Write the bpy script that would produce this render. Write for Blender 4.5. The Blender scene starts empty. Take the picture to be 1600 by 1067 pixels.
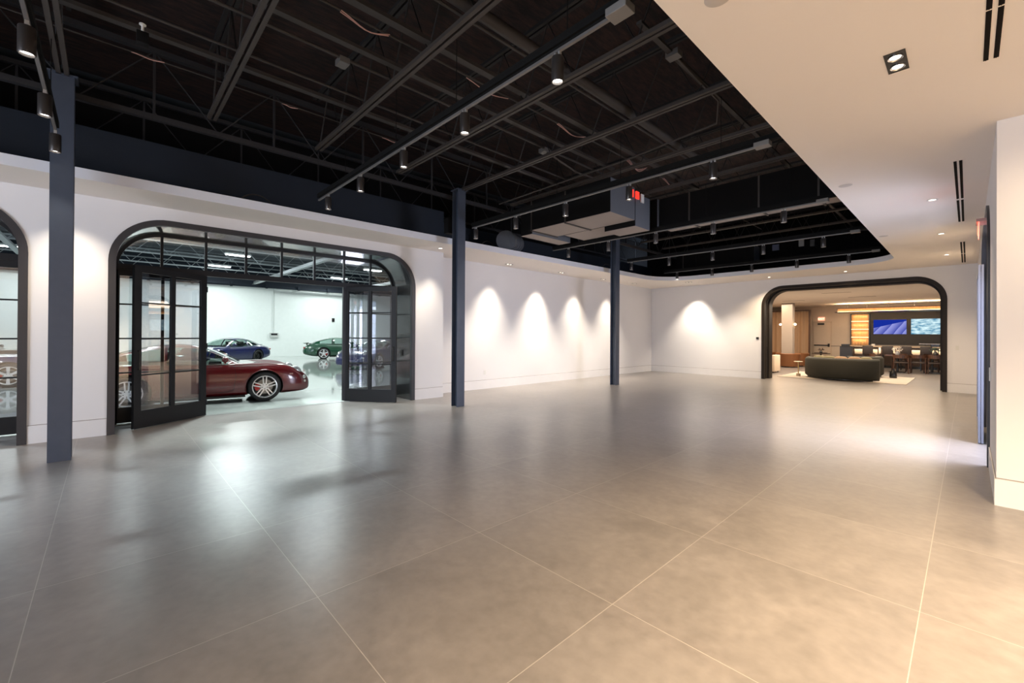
import bpy, bmesh, math, random
from mathutils import Vector, Matrix
from mathutils.bvhtree import BVHTree
random.seed(7)
PI = math.pi
SC = bpy.context.scene
COL = SC.collection

# ------------------------------------------------------------------ camera, world, exposure
cd = bpy.data.cameras.new('camera'); cam = bpy.data.objects.new('camera', cd); COL.objects.link(cam)
SC.camera = cam
cd.sensor_width = 36.0; cd.sensor_fit = 'HORIZONTAL'
cd.lens = 671.164 * 36.0 / 1600.0
cd.shift_y = -(533.5 - 519.789) / 1600.0
cd.clip_start = 0.05; cd.clip_end = 200
_y, _p, _r = map(math.radians, (46.7169, 0.2043, 0.33696))
_f = Vector((-math.sin(_y)*math.cos(_p), math.cos(_y)*math.cos(_p), math.sin(_p)))
_rt = Vector((math.cos(_y), math.sin(_y), 0)); _up = _rt.cross(_f)
_r2 = _rt*math.cos(_r) + _up*math.sin(_r); _u2 = -_rt*math.sin(_r) + _up*math.cos(_r)
cam.matrix_world = Matrix(((_r2.x, _u2.x, -_f.x, 0), (_r2.y, _u2.y, -_f.y, 0), (_r2.z, _u2.z, -_f.z, 1.55), (0, 0, 0, 1)))

SC.view_settings.view_transform = 'Standard'
SC.view_settings.look = 'None'
SC.view_settings.gamma = 1.0
SC.view_settings.use_curve_mapping = False
SC.view_settings.exposure = 1.0
SC.cycles.use_denoising = True
SC.cycles.max_bounces = 9
SC.cycles.diffuse_bounces = 4
SC.cycles.glossy_bounces = 4
SC.cycles.transparent_max_bounces = 16
SC.cycles.sample_clamp_indirect = 6.0
SC.cycles.caustics_reflective = False
SC.cycles.caustics_refractive = False

world = bpy.data.worlds.new('world'); SC.world = world; world.use_nodes = True
world.node_tree.nodes['Background'].inputs[0].default_value = (0.62, 0.76, 1.0, 1)
world.node_tree.nodes['Background'].inputs[1].default_value = 1.6

WARM = (1.0, 0.735, 0.45); WARMW = (1.0, 0.88, 0.73); COOL = (0.80, 0.87, 1.0); GREENISH = (0.86, 1.0, 0.97)

def area(name, loc, size, power, color, direction=(0, 0, -1), spread=PI):
    l = bpy.data.lights.new(name, 'AREA'); l.shape = 'RECTANGLE'; l.size, l.size_y = size
    l.energy = power; l.color = color; l.spread = spread
    o = bpy.data.objects.new(name, l); COL.objects.link(o); o.location = loc
    o.rotation_euler = Vector(direction).to_track_quat('-Z', 'Y').to_euler()
    return o

def spot(name, loc, aim, power, color, deg=65, blend=0.6, r=0.04):
    l = bpy.data.lights.new(name, 'SPOT'); l.energy = power; l.color = color
    l.spot_size = math.radians(deg); l.spot_blend = blend; l.shadow_soft_size = r
    o = bpy.data.objects.new(name, l); COL.objects.link(o); o.location = loc
    o.rotation_euler = (Vector(aim) - Vector(loc)).to_track_quat('-Z', 'Y').to_euler()
    return o

# daylight entering the big arched doorway of the right wall
area('daylight_doorway', (0.75, 8.42, 1.7), (1.35, 2.3), 62, (0.80, 0.82, 1.0), (-1, -0.05, -0.6), 2.2)
area('daylight_doorway_sky', (1.3, 9.2, 1.7), (3.0, 2.4), 95, (0.80, 0.84, 1.0), (-1, 0, 0))
# high bays and daylight of the car hall, plus added floor lights
for _x, _y in ((-23.3, 4.4), (-27.8, 4.4), (-23.3, 11.0), (-28.2, 11.0), (-27.8, -2.9), (-18.0, 0.0), (-14.5, 5.0)):
    area('high_bay_beam', (_x, _y, 5.08), (0.25, 1.0), 105 if _x < -19 else 100, (0.90, 1.0, 0.98))
area('high_bay_beam', (-12.3, 3.1, 5.08), (0.25, 1.0), 60, (0.90, 1.0, 0.98))  # high bay added out of view to brighten the floor at the doors
spot('added_floor_spot', (-11.5, 2.4, 4.35), (-7.4, 2.9, 0), 900, (0.86, 1.0, 0.97), 78, 0.7, 0.25)  # added spot without a fixture, brightening the floor inside the open doors
spot('added_floor_spot', (-11.5, -3.0, 4.35), (-7.4, -2.6, 0), 800, (0.86, 0.97, 1.0), 78, 0.7, 0.25)  # second added spot, for the floor by the second arch
area('high_bay_beam', (-12.3, -3.2, 5.08), (0.25, 1.0), 80, (0.90, 1.0, 0.98))  # another high bay added out of view, for the floor farther left
area('car_hall_bays', (-20.0, 5.0, 5.30), (16, 12), 150, GREENISH)
area('car_hall_glazing', (-17.0, -8.6, 2.0), (9, 3.4), 240, (0.78, 0.88, 1.0), (0.25, 1, -0.05))
# cool fill added behind the viewer, in place of unseen windows
area('rear_fill_daylight', (-3.6, -6.6, 2.2), (5.4, 3.0), 260, COOL, (0, 1, -0.15))
# ceiling downlights over the near right part of the hall (warm)
spot('downlight_twin_beam', (-0.36, 4.1, 3.50), (-0.5, 3.4, 0), 230, WARM, 100, 0.9, 0.06)
spot('downlight_beam_near', (1.5, 2.5, 3.50), (1.3, 2.8, 0), 1080, WARM, 118, 0.9, 0.06)
spot('downlight_beam_near', (1.4, -0.2, 3.50), (1.2, 0.5, 0), 420, WARM, 120, 0.9, 0.06)
spot('downlight_beam_column', (1.1, 4.9, 3.50), (0.9, 6.0, 1.2), 50, WARM, 120, 0.9, 0.05)
spot('bounce_fill_behind', (4.0, 1.5, 3.50), (4.0, 1.5, 0), 1300, WARM, 125, 0.9, 0.06)  # lamp added out of view so its floor bounce brightens the ceiling
spot('bounce_fill_behind', (3.0, -3.5, 3.50), (3.0, -3.5, 0), 1100, WARM, 125, 0.9, 0.06)  # second added lamp, also lighting the ceiling by bounce
# lounge beyond the far arch
area('lounge_downlights', (-3.6, 21.5, 3.10), (6, 6), 300, (1.0, 0.82, 0.62))
area('bar_canopy_up', (-2.6, 27.0, 2.97), (3.7, 0.25), 85, (1, 0.72, 0.42), (0, 0, 1))
area('bar_canopy_down', (-2.6, 27.3, 2.72), (3.7, 0.3), 22, (1, 0.72, 0.42), (0, 0.3, -1))
area('lounge_left_glow', (-6.9, 24.5, 3.05), (1.5, 3), 45, (1, 0.66, 0.40))

# ------------------------------------------------------------------ materials
MATS = {}
def mat(name, color, rough=0.5, metal=0.0, spec=0.5, noise=None, bump=0.0, coat=0.0, emit=None, es=0.0):
    if name in MATS: return MATS[name]
    m = bpy.data.materials.new(name); m.use_nodes = True
    nt = m.node_tree; b = nt.nodes['Principled BSDF']
    c = (*color, 1)
    b.inputs['Base Color'].default_value = c
    b.inputs['Roughness'].default_value = rough
    b.inputs['Metallic'].default_value = metal
    b.inputs['Specular IOR Level'].default_value = spec
    if coat: b.inputs['Coat Weight'].default_value = coat; b.inputs['Coat Roughness'].default_value = 0.03
    if emit: b.inputs['Emission Color'].default_value = (*emit, 1); b.inputs['Emission Strength'].default_value = es
    sc, am = noise if noise else (6.0, 0.04)
    tc = nt.nodes.new('ShaderNodeTexCoord'); n = nt.nodes.new('ShaderNodeTexNoise')
    n.inputs['Scale'].default_value = sc; n.inputs['Detail'].default_value = 5
    nt.links.new(tc.outputs['Object'], n.inputs['Vector'])
    mx = nt.nodes.new('ShaderNodeMix'); mx.data_type = 'RGBA'
    mx.inputs[6].default_value = tuple(min(1, v*(1-am)) for v in color) + (1,)
    mx.inputs[7].default_value = tuple(min(1, v*(1+am)) for v in color) + (1,)
    nt.links.new(n.outputs['Fac'], mx.inputs[0]); nt.links.new(mx.outputs[2], b.inputs['Base Color'])
    if bump:
        bp = nt.nodes.new('ShaderNodeBump'); bp.inputs['Strength'].default_value = bump; bp.inputs['Distance'].default_value = 0.01
        nt.links.new(n.outputs['Fac'], bp.inputs['Height']); nt.links.new(bp.outputs[0], b.inputs['Normal'])
    MATS[name] = m
    return m

def glassmat(name, tint=(0.93, 0.97, 0.97), refl=1.0, rough=0.0):
    if name in MATS: return MATS[name]
    m = bpy.data.materials.new(name); m.use_nodes = True; nt = m.node_tree
    nt.nodes.clear()
    out = nt.nodes.new('ShaderNodeOutputMaterial'); tr = nt.nodes.new('ShaderNodeBsdfTransparent'); gl = nt.nodes.new('ShaderNodeBsdfGlossy')
    tr.inputs[0].default_value = (*tint, 1); gl.inputs['Roughness'].default_value = rough
    gl.inputs[0].default_value = (1, 1, 1, 1)
    ge = nt.nodes.new('ShaderNodeNewGeometry'); dt = nt.nodes.new('ShaderNodeVectorMath'); dt.operation = 'DOT_PRODUCT'
    nt.links.new(ge.outputs['Normal'], dt.inputs[0]); nt.links.new(ge.outputs['Incoming'], dt.inputs[1])
    def mm(op, x, y=None):
        n = nt.nodes.new('ShaderNodeMath'); n.operation = op
        for i, v in enumerate((x, y)):
            if v is None: continue
            if isinstance(v, (int, float)): n.inputs[i].default_value = v
            else: nt.links.new(v, n.inputs[i])
        return n
    om = mm('SUBTRACT', 1.0, mm('ABSOLUTE', dt.outputs['Value']).outputs[0])
    fr = mm('MULTIPLY_ADD', mm('POWER', om.outputs[0], 5.0).outputs[0], 0.95); fr.inputs[2].default_value = 0.045
    mu = mm('MULTIPLY', fr.outputs[0], refl); mu.use_clamp = True
    mx = nt.nodes.new('ShaderNodeMixShader')
    nt.links.new(mu.outputs[0], mx.inputs[0])
    nt.links.new(tr.outputs[0], mx.inputs[1]); nt.links.new(gl.outputs[0], mx.inputs[2]); nt.links.new(mx.outputs[0], out.inputs[0])
    MATS[name] = m
    return m

def floor_mat():
    m = bpy.data.materials.new('porcelain_tile'); m.use_nodes = True; nt = m.node_tree; N = nt.nodes; L = nt.links
    b = N['Principled BSDF']
    tc = N.new('ShaderNodeTexCoord'); sp = N.new('ShaderNodeSeparateXYZ'); L.new(tc.outputs['Object'], sp.inputs[0])
    def math_(op, a, bb=None):
        n = N.new('ShaderNodeMath'); n.operation = op
        for i, v in enumerate((a, bb)):
            if v is None: continue
            if isinstance(v, (int, float)): n.inputs[i].default_value = v
            else: L.new(v, n.inputs[i])
        return n.outputs[0]
    gs, ids = [], []
    for axis, off in (('X', 0.185), ('Y', 0.307)):
        u = math_('DIVIDE', math_('ADD', sp.outputs[axis], off), 1.2165)
        f = math_('FRACT', u); ids.append(math_('FLOOR', u))
        d = math_('MINIMUM', f, math_('SUBTRACT', 1.0, f))
        gs.append(math_('LESS_THAN', d, 0.0017))
    g = math_('MAXIMUM', gs[0], gs[1])
    cv = N.new('ShaderNodeCombineXYZ'); L.new(ids[0], cv.inputs[0]); L.new(ids[1], cv.inputs[1])
    wn = N.new('ShaderNodeTexWhiteNoise'); wn.noise_dimensions = '2D'; L.new(cv.outputs[0], wn.inputs['Vector'])
    addv = N.new('ShaderNodeVectorMath'); addv.operation = 'MULTIPLY_ADD'
    L.new(wn.outputs['Color'], addv.inputs[0]); addv.inputs[1].default_value = (9, 9, 9); L.new(tc.outputs['Object'], addv.inputs[2])
    n1 = N.new('ShaderNodeTexNoise'); n1.inputs['Scale'].default_value = 1.5; n1.inputs['Detail'].default_value = 8; n1.inputs['Roughness'].default_value = 0.62
    n1.inputs['Distortion'].default_value = 0.6; L.new(addv.outputs[0], n1.inputs['Vector'])
    n2 = N.new('ShaderNodeTexNoise'); n2.inputs['Scale'].default_value = 14; n2.inputs['Detail'].default_value = 6; L.new(addv.outputs[0], n2.inputs['Vector'])
    cr = N.new('ShaderNodeValToRGB'); cr.color_ramp.elements[0].position = 0.3; cr.color_ramp.elements[1].position = 0.72
    cr.color_ramp.elements[0].color = (0.158, 0.146, 0.141, 1); cr.color_ramp.elements[1].color = (0.216, 0.200, 0.194, 1)
    L.new(n1.outputs['Fac'], cr.inputs[0])
    m2 = N.new('ShaderNodeMix'); m2.data_type = 'RGBA'; m2.blend_type = 'OVERLAY'; m2.inputs[0].default_value = 0.25
    L.new(cr.outputs[0], m2.inputs[6]); L.new(n2.outputs['Fac'], m2.inputs[7])
    m3 = N.new('ShaderNodeMix'); m3.data_type = 'RGBA'; L.new(g, m3.inputs[0]); L.new(m2.outputs[2], m3.inputs[6]); m3.inputs[7].default_value = (0.34, 0.32, 0.30, 1)
    L.new(m3.outputs[2], b.inputs['Base Color'])
    rr = N.new('ShaderNodeMapRange'); rr.inputs[3].default_value = 0.285; rr.inputs[4].default_value = 0.325; L.new(n1.outputs['Fac'], rr.inputs[0]); L.new(rr.outputs[0], b.inputs['Roughness'])
    b.inputs['Specular IOR Level'].default_value = 0.95
    bp = N.new('ShaderNodeBump'); bp.inputs['Strength'].default_value = 0.12; bp.inputs['Distance'].default_value = 0.004; bp.invert = True
    L.new(g, bp.inputs['Height']); L.new(bp.outputs[0], b.inputs['Normal'])
    return m

def deck_mat():
    m = bpy.data.materials.new('roof_deck'); m.use_nodes = True; nt = m.node_tree; N = nt.nodes; L = nt.links
    b = N['Principled BSDF']; tc = N.new('ShaderNodeTexCoord')
    mp = N.new('ShaderNodeMapping'); mp.inputs['Scale'].default_value = (7, 1.5, 1); L.new(tc.outputs['Object'], mp.inputs[0])
    n = N.new('ShaderNodeTexNoise'); n.inputs['Scale'].default_value = 2.2; n.inputs['Detail'].default_value = 9; n.inputs['Roughness'].default_value = 0.7
    L.new(mp.outputs[0], n.inputs['Vector'])
    cr = N.new('ShaderNodeValToRGB'); cr.color_ramp.elements[0].position = 0.42; cr.color_ramp.elements[1].position = 0.78
    cr.color_ramp.elements[0].color = (0.005, 0.003, 0.003, 1); cr.color_ramp.elements[1].color = (0.058, 0.023, 0.017, 1)
    L.new(n.outputs['Fac'], cr.inputs[0]); L.new(cr.outputs[0], b.inputs['Base Color']); b.inputs['Roughness'].default_value = 0.85
    return m

def wood_mat(name, c1, c2, rough=0.4):
    if name in MATS: return MATS[name]
    m = bpy.data.materials.new(name); m.use_nodes = True; nt = m.node_tree; N = nt.nodes; L = nt.links
    b = N['Principled BSDF']; tc = N.new('ShaderNodeTexCoord'); mp = N.new('ShaderNodeMapping'); mp.inputs['Scale'].default_value = (14, 14, 1.2)
    L.new(tc.outputs['Object'], mp.inputs[0]); n = N.new('ShaderNodeTexNoise'); n.inputs['Scale'].default_value = 2; n.inputs['Detail'].default_value = 6
    L.new(mp.outputs[0], n.inputs['Vector']); cr = N.new('ShaderNodeValToRGB')
    cr.color_ramp.elements[0].color = (*c1, 1); cr.color_ramp.elements[1].color = (*c2, 1); cr.color_ramp.elements[0].position = 0.3; cr.color_ramp.elements[1].position = 0.7
    L.new(n.outputs['Fac'], cr.inputs[0]); L.new(cr.outputs[0], b.inputs['Base Color']); b.inputs['Roughness'].default_value = rough
    MATS[name] = m
    return m

def screen_mat(name, kind):
    m = bpy.data.materials.new(name); m.use_nodes = True; nt = m.node_tree; N = nt.nodes; L = nt.links
    N.clear(); out = N.new('ShaderNodeOutputMaterial'); em = N.new('ShaderNodeEmission'); L.new(em.outputs[0], out.inputs[0])
    tc = N.new('ShaderNodeTexCoord'); mp = N.new('ShaderNodeMapping'); L.new(tc.outputs['Object'], mp.inputs[0])
    if kind == 'dunes':
        w = N.new('ShaderNodeTexWave'); mp.inputs['Rotation'].default_value = (0, 0.95, 0); w.inputs['Scale'].default_value = 1.1; w.inputs['Distortion'].default_value = 2.5
        w.inputs['Detail'].default_value = 1; w.wave_profile = 'SAW'; w.bands_direction = 'Z'; L.new(mp.outputs[0], w.inputs['Vector'])
        cr = N.new('ShaderNodeValToRGB'); cr.color_ramp.elements[0].color = (0.05, 0.07, 0.38, 1); cr.color_ramp.elements[1].color = (0.30, 0.32, 0.72, 1)
        L.new(w.outputs['Fac'], cr.inputs[0])
        sp = N.new('ShaderNodeSeparateXYZ'); L.new(tc.outputs['Object'], sp.inputs[0])
        ma = N.new('ShaderNodeMath'); ma.operation = 'MULTIPLY_ADD'; L.new(sp.outputs['X'], ma.inputs[0]); ma.inputs[1].default_value = -0.28; L.new(sp.outputs['Z'], ma.inputs[2])
        gt = N.new('ShaderNodeMath'); gt.operation = 'GREATER_THAN'; L.new(ma.outputs[0], gt.inputs[0]); gt.inputs[1].default_value = 0.12
        mx = N.new('ShaderNodeMix'); mx.data_type = 'RGBA'; L.new(gt.outputs[0], mx.inputs[0]); L.new(cr.outputs[0], mx.inputs[6]); mx.inputs[7].default_value = (0.008, 0.025, 0.30, 1)
        L.new(mx.outputs[2], em.inputs[0]); em.inputs[1].default_value = 0.55
    else:
        mp.inputs['Scale'].default_value = (1.4, 1, 5.0)
        n = N.new('ShaderNodeTexNoise'); n.inputs['Scale'].default_value = 2.6; n.inputs['Detail'].default_value = 7; L.new(mp.outputs[0], n.inputs['Vector'])
        cr = N.new('ShaderNodeValToRGB'); cr.color_ramp.elements[0].position = 0.36; cr.color_ramp.elements[1].position = 0.60
        cr.color_ramp.elements[0].color = (0.05, 0.25, 0.42, 1); cr.color_ramp.elements[1].color = (0.72, 0.95, 1.0, 1)
        L.new(n.outputs['Fac'], cr.inputs[0]); L.new(cr.outputs[0], em.inputs[0]); em.inputs[1].default_value = 0.50
    return m

WALL = mat('white_paint', (0.785, 0.775, 0.785), 0.75, noise=(3, 0.012))
CEILM = mat('ceiling_paint', (0.87, 0.81, 0.755), 0.8, noise=(2, 0.012))
FASCIA = mat('fascia_daylight_tint', (0.84, 0.85, 0.90), 0.75, noise=(3, 0.01))  # ceiling edges: bluish daylight tone put into the colour
NAVY = mat('dark_navy_paint', (0.007, 0.014, 0.027), 0.7, noise=(5, 0.15))
BLACKP = mat('matte_black_paint', (0.0055, 0.0052, 0.0055), 0.85, spec=0.2, noise=(5, 0.2))
STEEL = mat('slate_steel_paint', (0.062, 0.078, 0.112), 0.42, noise=(9, 0.12), bump=0.05)
LINING = mat('satin_black_lining', (0.040, 0.043, 0.045), 0.22, 0.0, 1.0, noise=(2, 0.2), coat=1.0)
WARMBLK = mat('warm_lit_casing', (0.021, 0.016, 0.013), 0.5, 0.0, 0.2)  # far arch casing, tint of the warm light put into its black
BRONZE = mat('bronze_black_metal', (0.042, 0.041, 0.046), 0.40, 0.1, 0.5, noise=(2, 0.15))
FRAMEM = mat('black_door_metal', (0.014, 0.015, 0.018), 0.45, 0.0, 0.3)
TRUSS = mat('dark_truss_paint', (0.050, 0.041, 0.036), 0.6, noise=(8, 0.15))
TRUSSB = mat('bridging_paint', (0.034, 0.029, 0.027), 0.65)
TRUSSM = mat('girder_grey', (0.022, 0.022, 0.025), 0.65)
TRUSSD = mat('black_web_paint', (0.012, 0.011, 0.011), 0.7)
TRUSSL = mat('galvanised_truss', (0.42, 0.45, 0.46), 0.45, 0.4)
DUCT = mat('painted_duct', (0.115, 0.13, 0.155), 0.55, 0.1, noise=(4, 0.1))
DUCTB = mat('duct_pale_underside', (0.30, 0.25, 0.22), 0.7)  # underside paled in colour, since little light reaches it
BLK = mat('gloss_black', (0.012, 0.012, 0.013), 0.25)
CHAN = mat('track_channel', (0.006, 0.006, 0.006), 0.85, spec=0.2)
RAIL = mat('track_rail', (0.20, 0.19, 0.185), 0.4, 0.4)
LAMPB = mat('lamp_body', (0.075, 0.068, 0.066), 0.30, 0.6)
LENS = mat('lamp_lens', (0.8, 0.8, 0.8), 0.3, emit=(1, 0.94, 0.85), es=6)
CHROME = mat('chrome', (0.75, 0.75, 0.75), 0.12, 1.0)
WHITEP = mat('white_plastic', (0.72, 0.72, 0.70), 0.45)
PINK = mat('light_caught_cable', (0.52, 0.30, 0.26), 0.5)  # pinkish colour stands for light caught along the conduits
GLASS = glassmat('door_glass', (0.90, 0.91, 0.93), 2.0)
GFLOOR = mat('polished_epoxy', (0.36, 0.385, 0.37), 0.06, spec=0.7, noise=(0.9, 0.10))
RUBBER = mat('tyre_rubber', (0.013, 0.013, 0.014), 0.7)
CARGLASS = glassmat('car_glass', (0.62, 0.74, 0.70), 1.3)
INTER = mat('car_interior', (0.016, 0.015, 0.015), 0.6)
RIMS = mat('silver_rim', (0.80, 0.81, 0.83), 0.28, 0.45)
RIMB = mat('black_rim', (0.015, 0.015, 0.017), 0.25, 0.5)
REDB = mat('red_caliper', (0.45, 0.01, 0.01), 0.35)

# ------------------------------------------------------------------ mesh helpers
def finish(name, bm, m, parent=None, smooth=None):
    bmesh.ops.recalc_face_normals(bm, faces=bm.faces)
    me = bpy.data.meshes.new(name); bm.to_mesh(me); bm.free()
    for x in (m if isinstance(m, (list, tuple)) else [m]): me.materials.append(x)
    if smooth is not None:
        me.polygons.foreach_set('use_smooth', [True]*len(me.polygons)); me.set_sharp_from_angle(angle=math.radians(smooth))
    o = bpy.data.objects.new(name, me); COL.objects.link(o)
    if parent is not None: o.parent = parent
    return o
def thing(name, label, cat, loc=(0, 0, 0), rz=0, group=None):
    o = bpy.data.objects.new(name, None); COL.objects.link(o); o.empty_display_size = 0.1
    o.location = loc; o.rotation_euler = (0, 0, rz); o['label'] = label; o['category'] = cat
    if group: o['group'] = group
    return o
def tag(o, label, cat, group=None):
    o['label'] = label; o['category'] = cat
    if group: o['group'] = group
    return o
def struct(o, label=None):
    o['kind'] = 'structure'
    if label: o['label'] = label
    return o
def dup(root, loc=None, rz=None, label=None, group=None):
    r = root.copy(); COL.objects.link(r)
    if loc is not None: r.location = loc
    if rz is not None: r.rotation_euler = (0, 0, rz)
    if label: r['label'] = label
    if group: r['group'] = group
    for ch in list(root.children):
        c = ch.copy(); COL.objects.link(c); c.parent = r
        for g in list(ch.children):
            d = g.copy(); COL.objects.link(d); d.parent = c
    return r
def box(bm, x0, x1, y0, y1, z0, z1, bev=0.0, mi=0, rot=None, about=None):
    vs = [bm.verts.new((x, y, z)) for x in (x0, x1) for y in (y0, y1) for z in (z0, z1)]
    fs = [bm.faces.new([vs[i] for i in q]) for q in ((0, 1, 3, 2), (4, 6, 7, 5), (0, 4, 5, 1), (2, 3, 7, 6), (0, 2, 6, 4), (1, 5, 7, 3))]
    for f in fs: f.material_index = mi
    if bev:
        es = list({e for f in fs for e in f.edges})
        r = bmesh.ops.bevel(bm, geom=es, offset=bev, segments=2, affect='EDGES', profile=0.6)
        for f in r['faces']: f.material_index = mi
        vs = list({v for f in r['faces'] for v in f.verts} | {v for v in vs if v.is_valid})
    if rot is not None:
        bmesh.ops.rotate(bm, verts=vs, cent=about or ((x0+x1)/2, (y0+y1)/2, (z0+z1)/2), matrix=rot)
    return vs
def cyl(bm, p0, p1, r0, r1=None, n=16, mi=0, caps=True):
    p0, p1 = Vector(p0), Vector(p1); r1 = r0 if r1 is None else r1
    d = (p1-p0).normalized(); a = d.orthogonal().normalized(); b = d.cross(a)
    A = [bm.verts.new(p0 + (a*math.cos(t)+b*math.sin(t))*r0) for t in (2*PI*i/n for i in range(n))]
    B = [bm.verts.new(p1 + (a*math.cos(t)+b*math.sin(t))*r1) for t in (2*PI*i/n for i in range(n))]
    for i in range(n):
        f = bm.faces.new((A[i], A[(i+1) % n], B[(i+1) % n], B[i])); f.material_index = mi
    if caps:
        for l in (A[::-1], B):
            f = bm.faces.new(l); f.material_index = mi
    return A+B
def tube(bm, pts, r, n=8, mi=0):
    pts = [Vector(p) for p in pts]; rings = []
    ref = None
    for i, p in enumerate(pts):
        d = (pts[min(i+1, len(pts)-1)] - pts[max(i-1, 0)]).normalized()
        if ref is None: ref = d.orthogonal().normalized()
        a = (ref - d*ref.dot(d)).normalized(); ref = a; b = d.cross(a)
        rings.append([bm.verts.new(p + (a*math.cos(t)+b*math.sin(t))*r) for t in (2*PI*k/n for k in range(n))])
    for A, B in zip(rings, rings[1:]):
        for i in range(n):
            f = bm.faces.new((A[i], A[(i+1) % n], B[(i+1) % n], B[i])); f.material_index = mi
    bm.faces.new(rings[0][::-1]).material_index = mi; bm.faces.new(rings[-1]).material_index = mi
def lathe(bm, prof, c=(0, 0, 0), n=24, axis='Z', mi=0):
    rings = []
    for r, h in prof:
        ring = []
        for i in range(n):
            t = 2*PI*i/n; a, b = r*math.cos(t), r*math.sin(t)
            p = (a, b, h) if axis == 'Z' else (a, h, b)
            ring.append(bm.verts.new((c[0]+p[0], c[1]+p[1], c[2]+p[2])))
        rings.append(ring)
    for A, B in zip(rings, rings[1:]):
        for i in range(n):
            f = bm.faces.new((A[i], A[(i+1) % n], B[(i+1) % n], B[i])); f.material_index = mi
    return rings
def prism(bm, pts, fn, a, b, mi=0):
    """pts: 2-D outline; fn(u, v, d) -> xyz; d runs a..b"""
    A = [bm.verts.new(fn(u, v, a)) for u, v in pts]; B = [bm.verts.new(fn(u, v, b)) for u, v in pts]
    n = len(pts)
    fs = [bm.faces.new(A[::-1]), bm.faces.new(B)]
    for i in range(n): fs.append(bm.faces.new((A[i], A[(i+1) % n], B[(i+1) % n], B[i])))
    for f in fs: f.material_index = mi; f.normal_update()
    r = bmesh.ops.triangulate(bm, faces=fs[:2], ngon_method='EAR_CLIP')
    return fs
def arch(u0, u1, ztop, r, n=14, z0=0.0):
    p = [(u0, z0)]
    for i in range(n+1):
        t = PI - PI/2*i/n; p.append((u0+r+r*math.cos(t), ztop-r+r*math.sin(t)))
    for i in range(n+1):
        t = PI/2 - PI/2*i/n; p.append((u1-r+r*math.cos(t), ztop-r+r*math.sin(t)))
    p.append((u1, z0))
    return p
def band(bm, outer, inner, fn, a, b, mi=0):
    """closed profile between two open paths with equal counts, extruded a..b"""
    rows = [[bm.verts.new(fn(u, v, d)) for u, v in path] for path, d in ((outer, a), (outer, b), (inner, b), (inner, a))]
    n = len(outer)
    for k in range(4):
        P, Q = rows[k], rows[(k+1) % 4]
        for i in range(n-1):
            f = bm.faces.new((P[i], P[i+1], Q[i+1], Q[i])); f.material_index = mi
    for i in (0, n-1):
        f = bm.faces.new([rows[k][i] for k in range(4)]); f.material_index = mi

fnX = lambda xw, s: (lambda u, v, d: (xw + s*d, u, v))       # wall facing +X or -X: u = Y, depth along s*X
fnY = lambda yw, s: (lambda u, v, d: (u, yw + s*d, v))

# ------------------------------------------------------------------ the setting
bm = bmesh.new(); box(bm, -9.8, 6.2, -7, 29.2, -0.12, 0); struct(finish('floor', bm, floor_mat()))
bm = bmesh.new(); box(bm, -30.8, -9.8, -9.2, 20.2, -0.12, -0.002); struct(finish('floor_car_hall', bm, GFLOOR))
bm = bmesh.new(); box(bm, 6.2, 14, -7, 30, -0.2, -0.02); box(bm, 1.2, 6.2, 6.3, 17.0, 0.0, 0.004); struct(finish('ground_outside', bm, mat('concrete_outside', (0.42, 0.42, 0.42), 0.8)))

ARCH_A = arch(0.0, 5.23, 3.35, 0.72); ARCH_B = arch(-6.05, -0.80, 3.35, 0.72)
def wall_poly(u0, u1, z1, arches):
    p = [(u0, z1), (u0, 0)]
    for a in arches: p += a
    p += [(u1, 0), (u1, z1)]
    return p
# left wall with its two arches (X = -8.87 .. -9.80)
bm = bmesh.new(); prism(bm, wall_poly(-7.0, 6.02, 3.60, [ARCH_B, ARCH_A]), fnX(-8.87, -1), 0, 0.93)
struct(finish('wall_left', bm, WALL))
bm = bmesh.new(); box(bm, -9.8, -8.87, -7, 6.02, 3.60, 4.56); struct(finish('wall_left_upper', bm, NAVY))
bm = bmesh.new(); box(bm, -10.75, -10.6, -7, 20.2, 4.5, 5.9); box(bm, -10.6, -9.8, -7, 20.2, 4.5, 4.56); struct(finish('wall_left_light_block', bm, BLACKP))  # black wall and shelf added to keep car hall light off the roof
bm = bmesh.new(); box(bm, -9.62, -9.40, 6.02, 17.15, 0, 3.60); box(bm, -9.8, -9.62, 6.02, 20.2, 0, 4.4); struct(finish('wall_left_recess', bm, WALL))
bm = bmesh.new(); box(bm, -9.62, -9.40, 6.02, 17.15, 3.60, 4.45); box(bm, -9.399, -9.36, 7.2, 9.1, 3.69, 4.28); box(bm, -9.399, -9.34, 9.2, 12.4, 3.69, 4.18)
box(bm, -9.399, -9.3, 13.0, 16.2, 3.69, 4.1); box(bm, -9.8, -9.62, 6.02, 17.4, 4.4, 4.5); struct(finish('wall_left_recess_upper', bm, NAVY))
# far wall with the arch to the lounge
ARCH_C = arch(-5.10, -0.40, 3.30, 0.68)
bm = bmesh.new(); prism(bm, wall_poly(-9.62, 0.40, 3.60, [ARCH_C]), fnY(17.15, 1), 0, 0.70); struct(finish('wall_far', bm, WALL))
bm = bmesh.new(); box(bm, -9.62, 0.4, 17.15, 17.4, 3.60, 6.0); struct(finish('wall_far_upper', bm, BLACKP))
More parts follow.
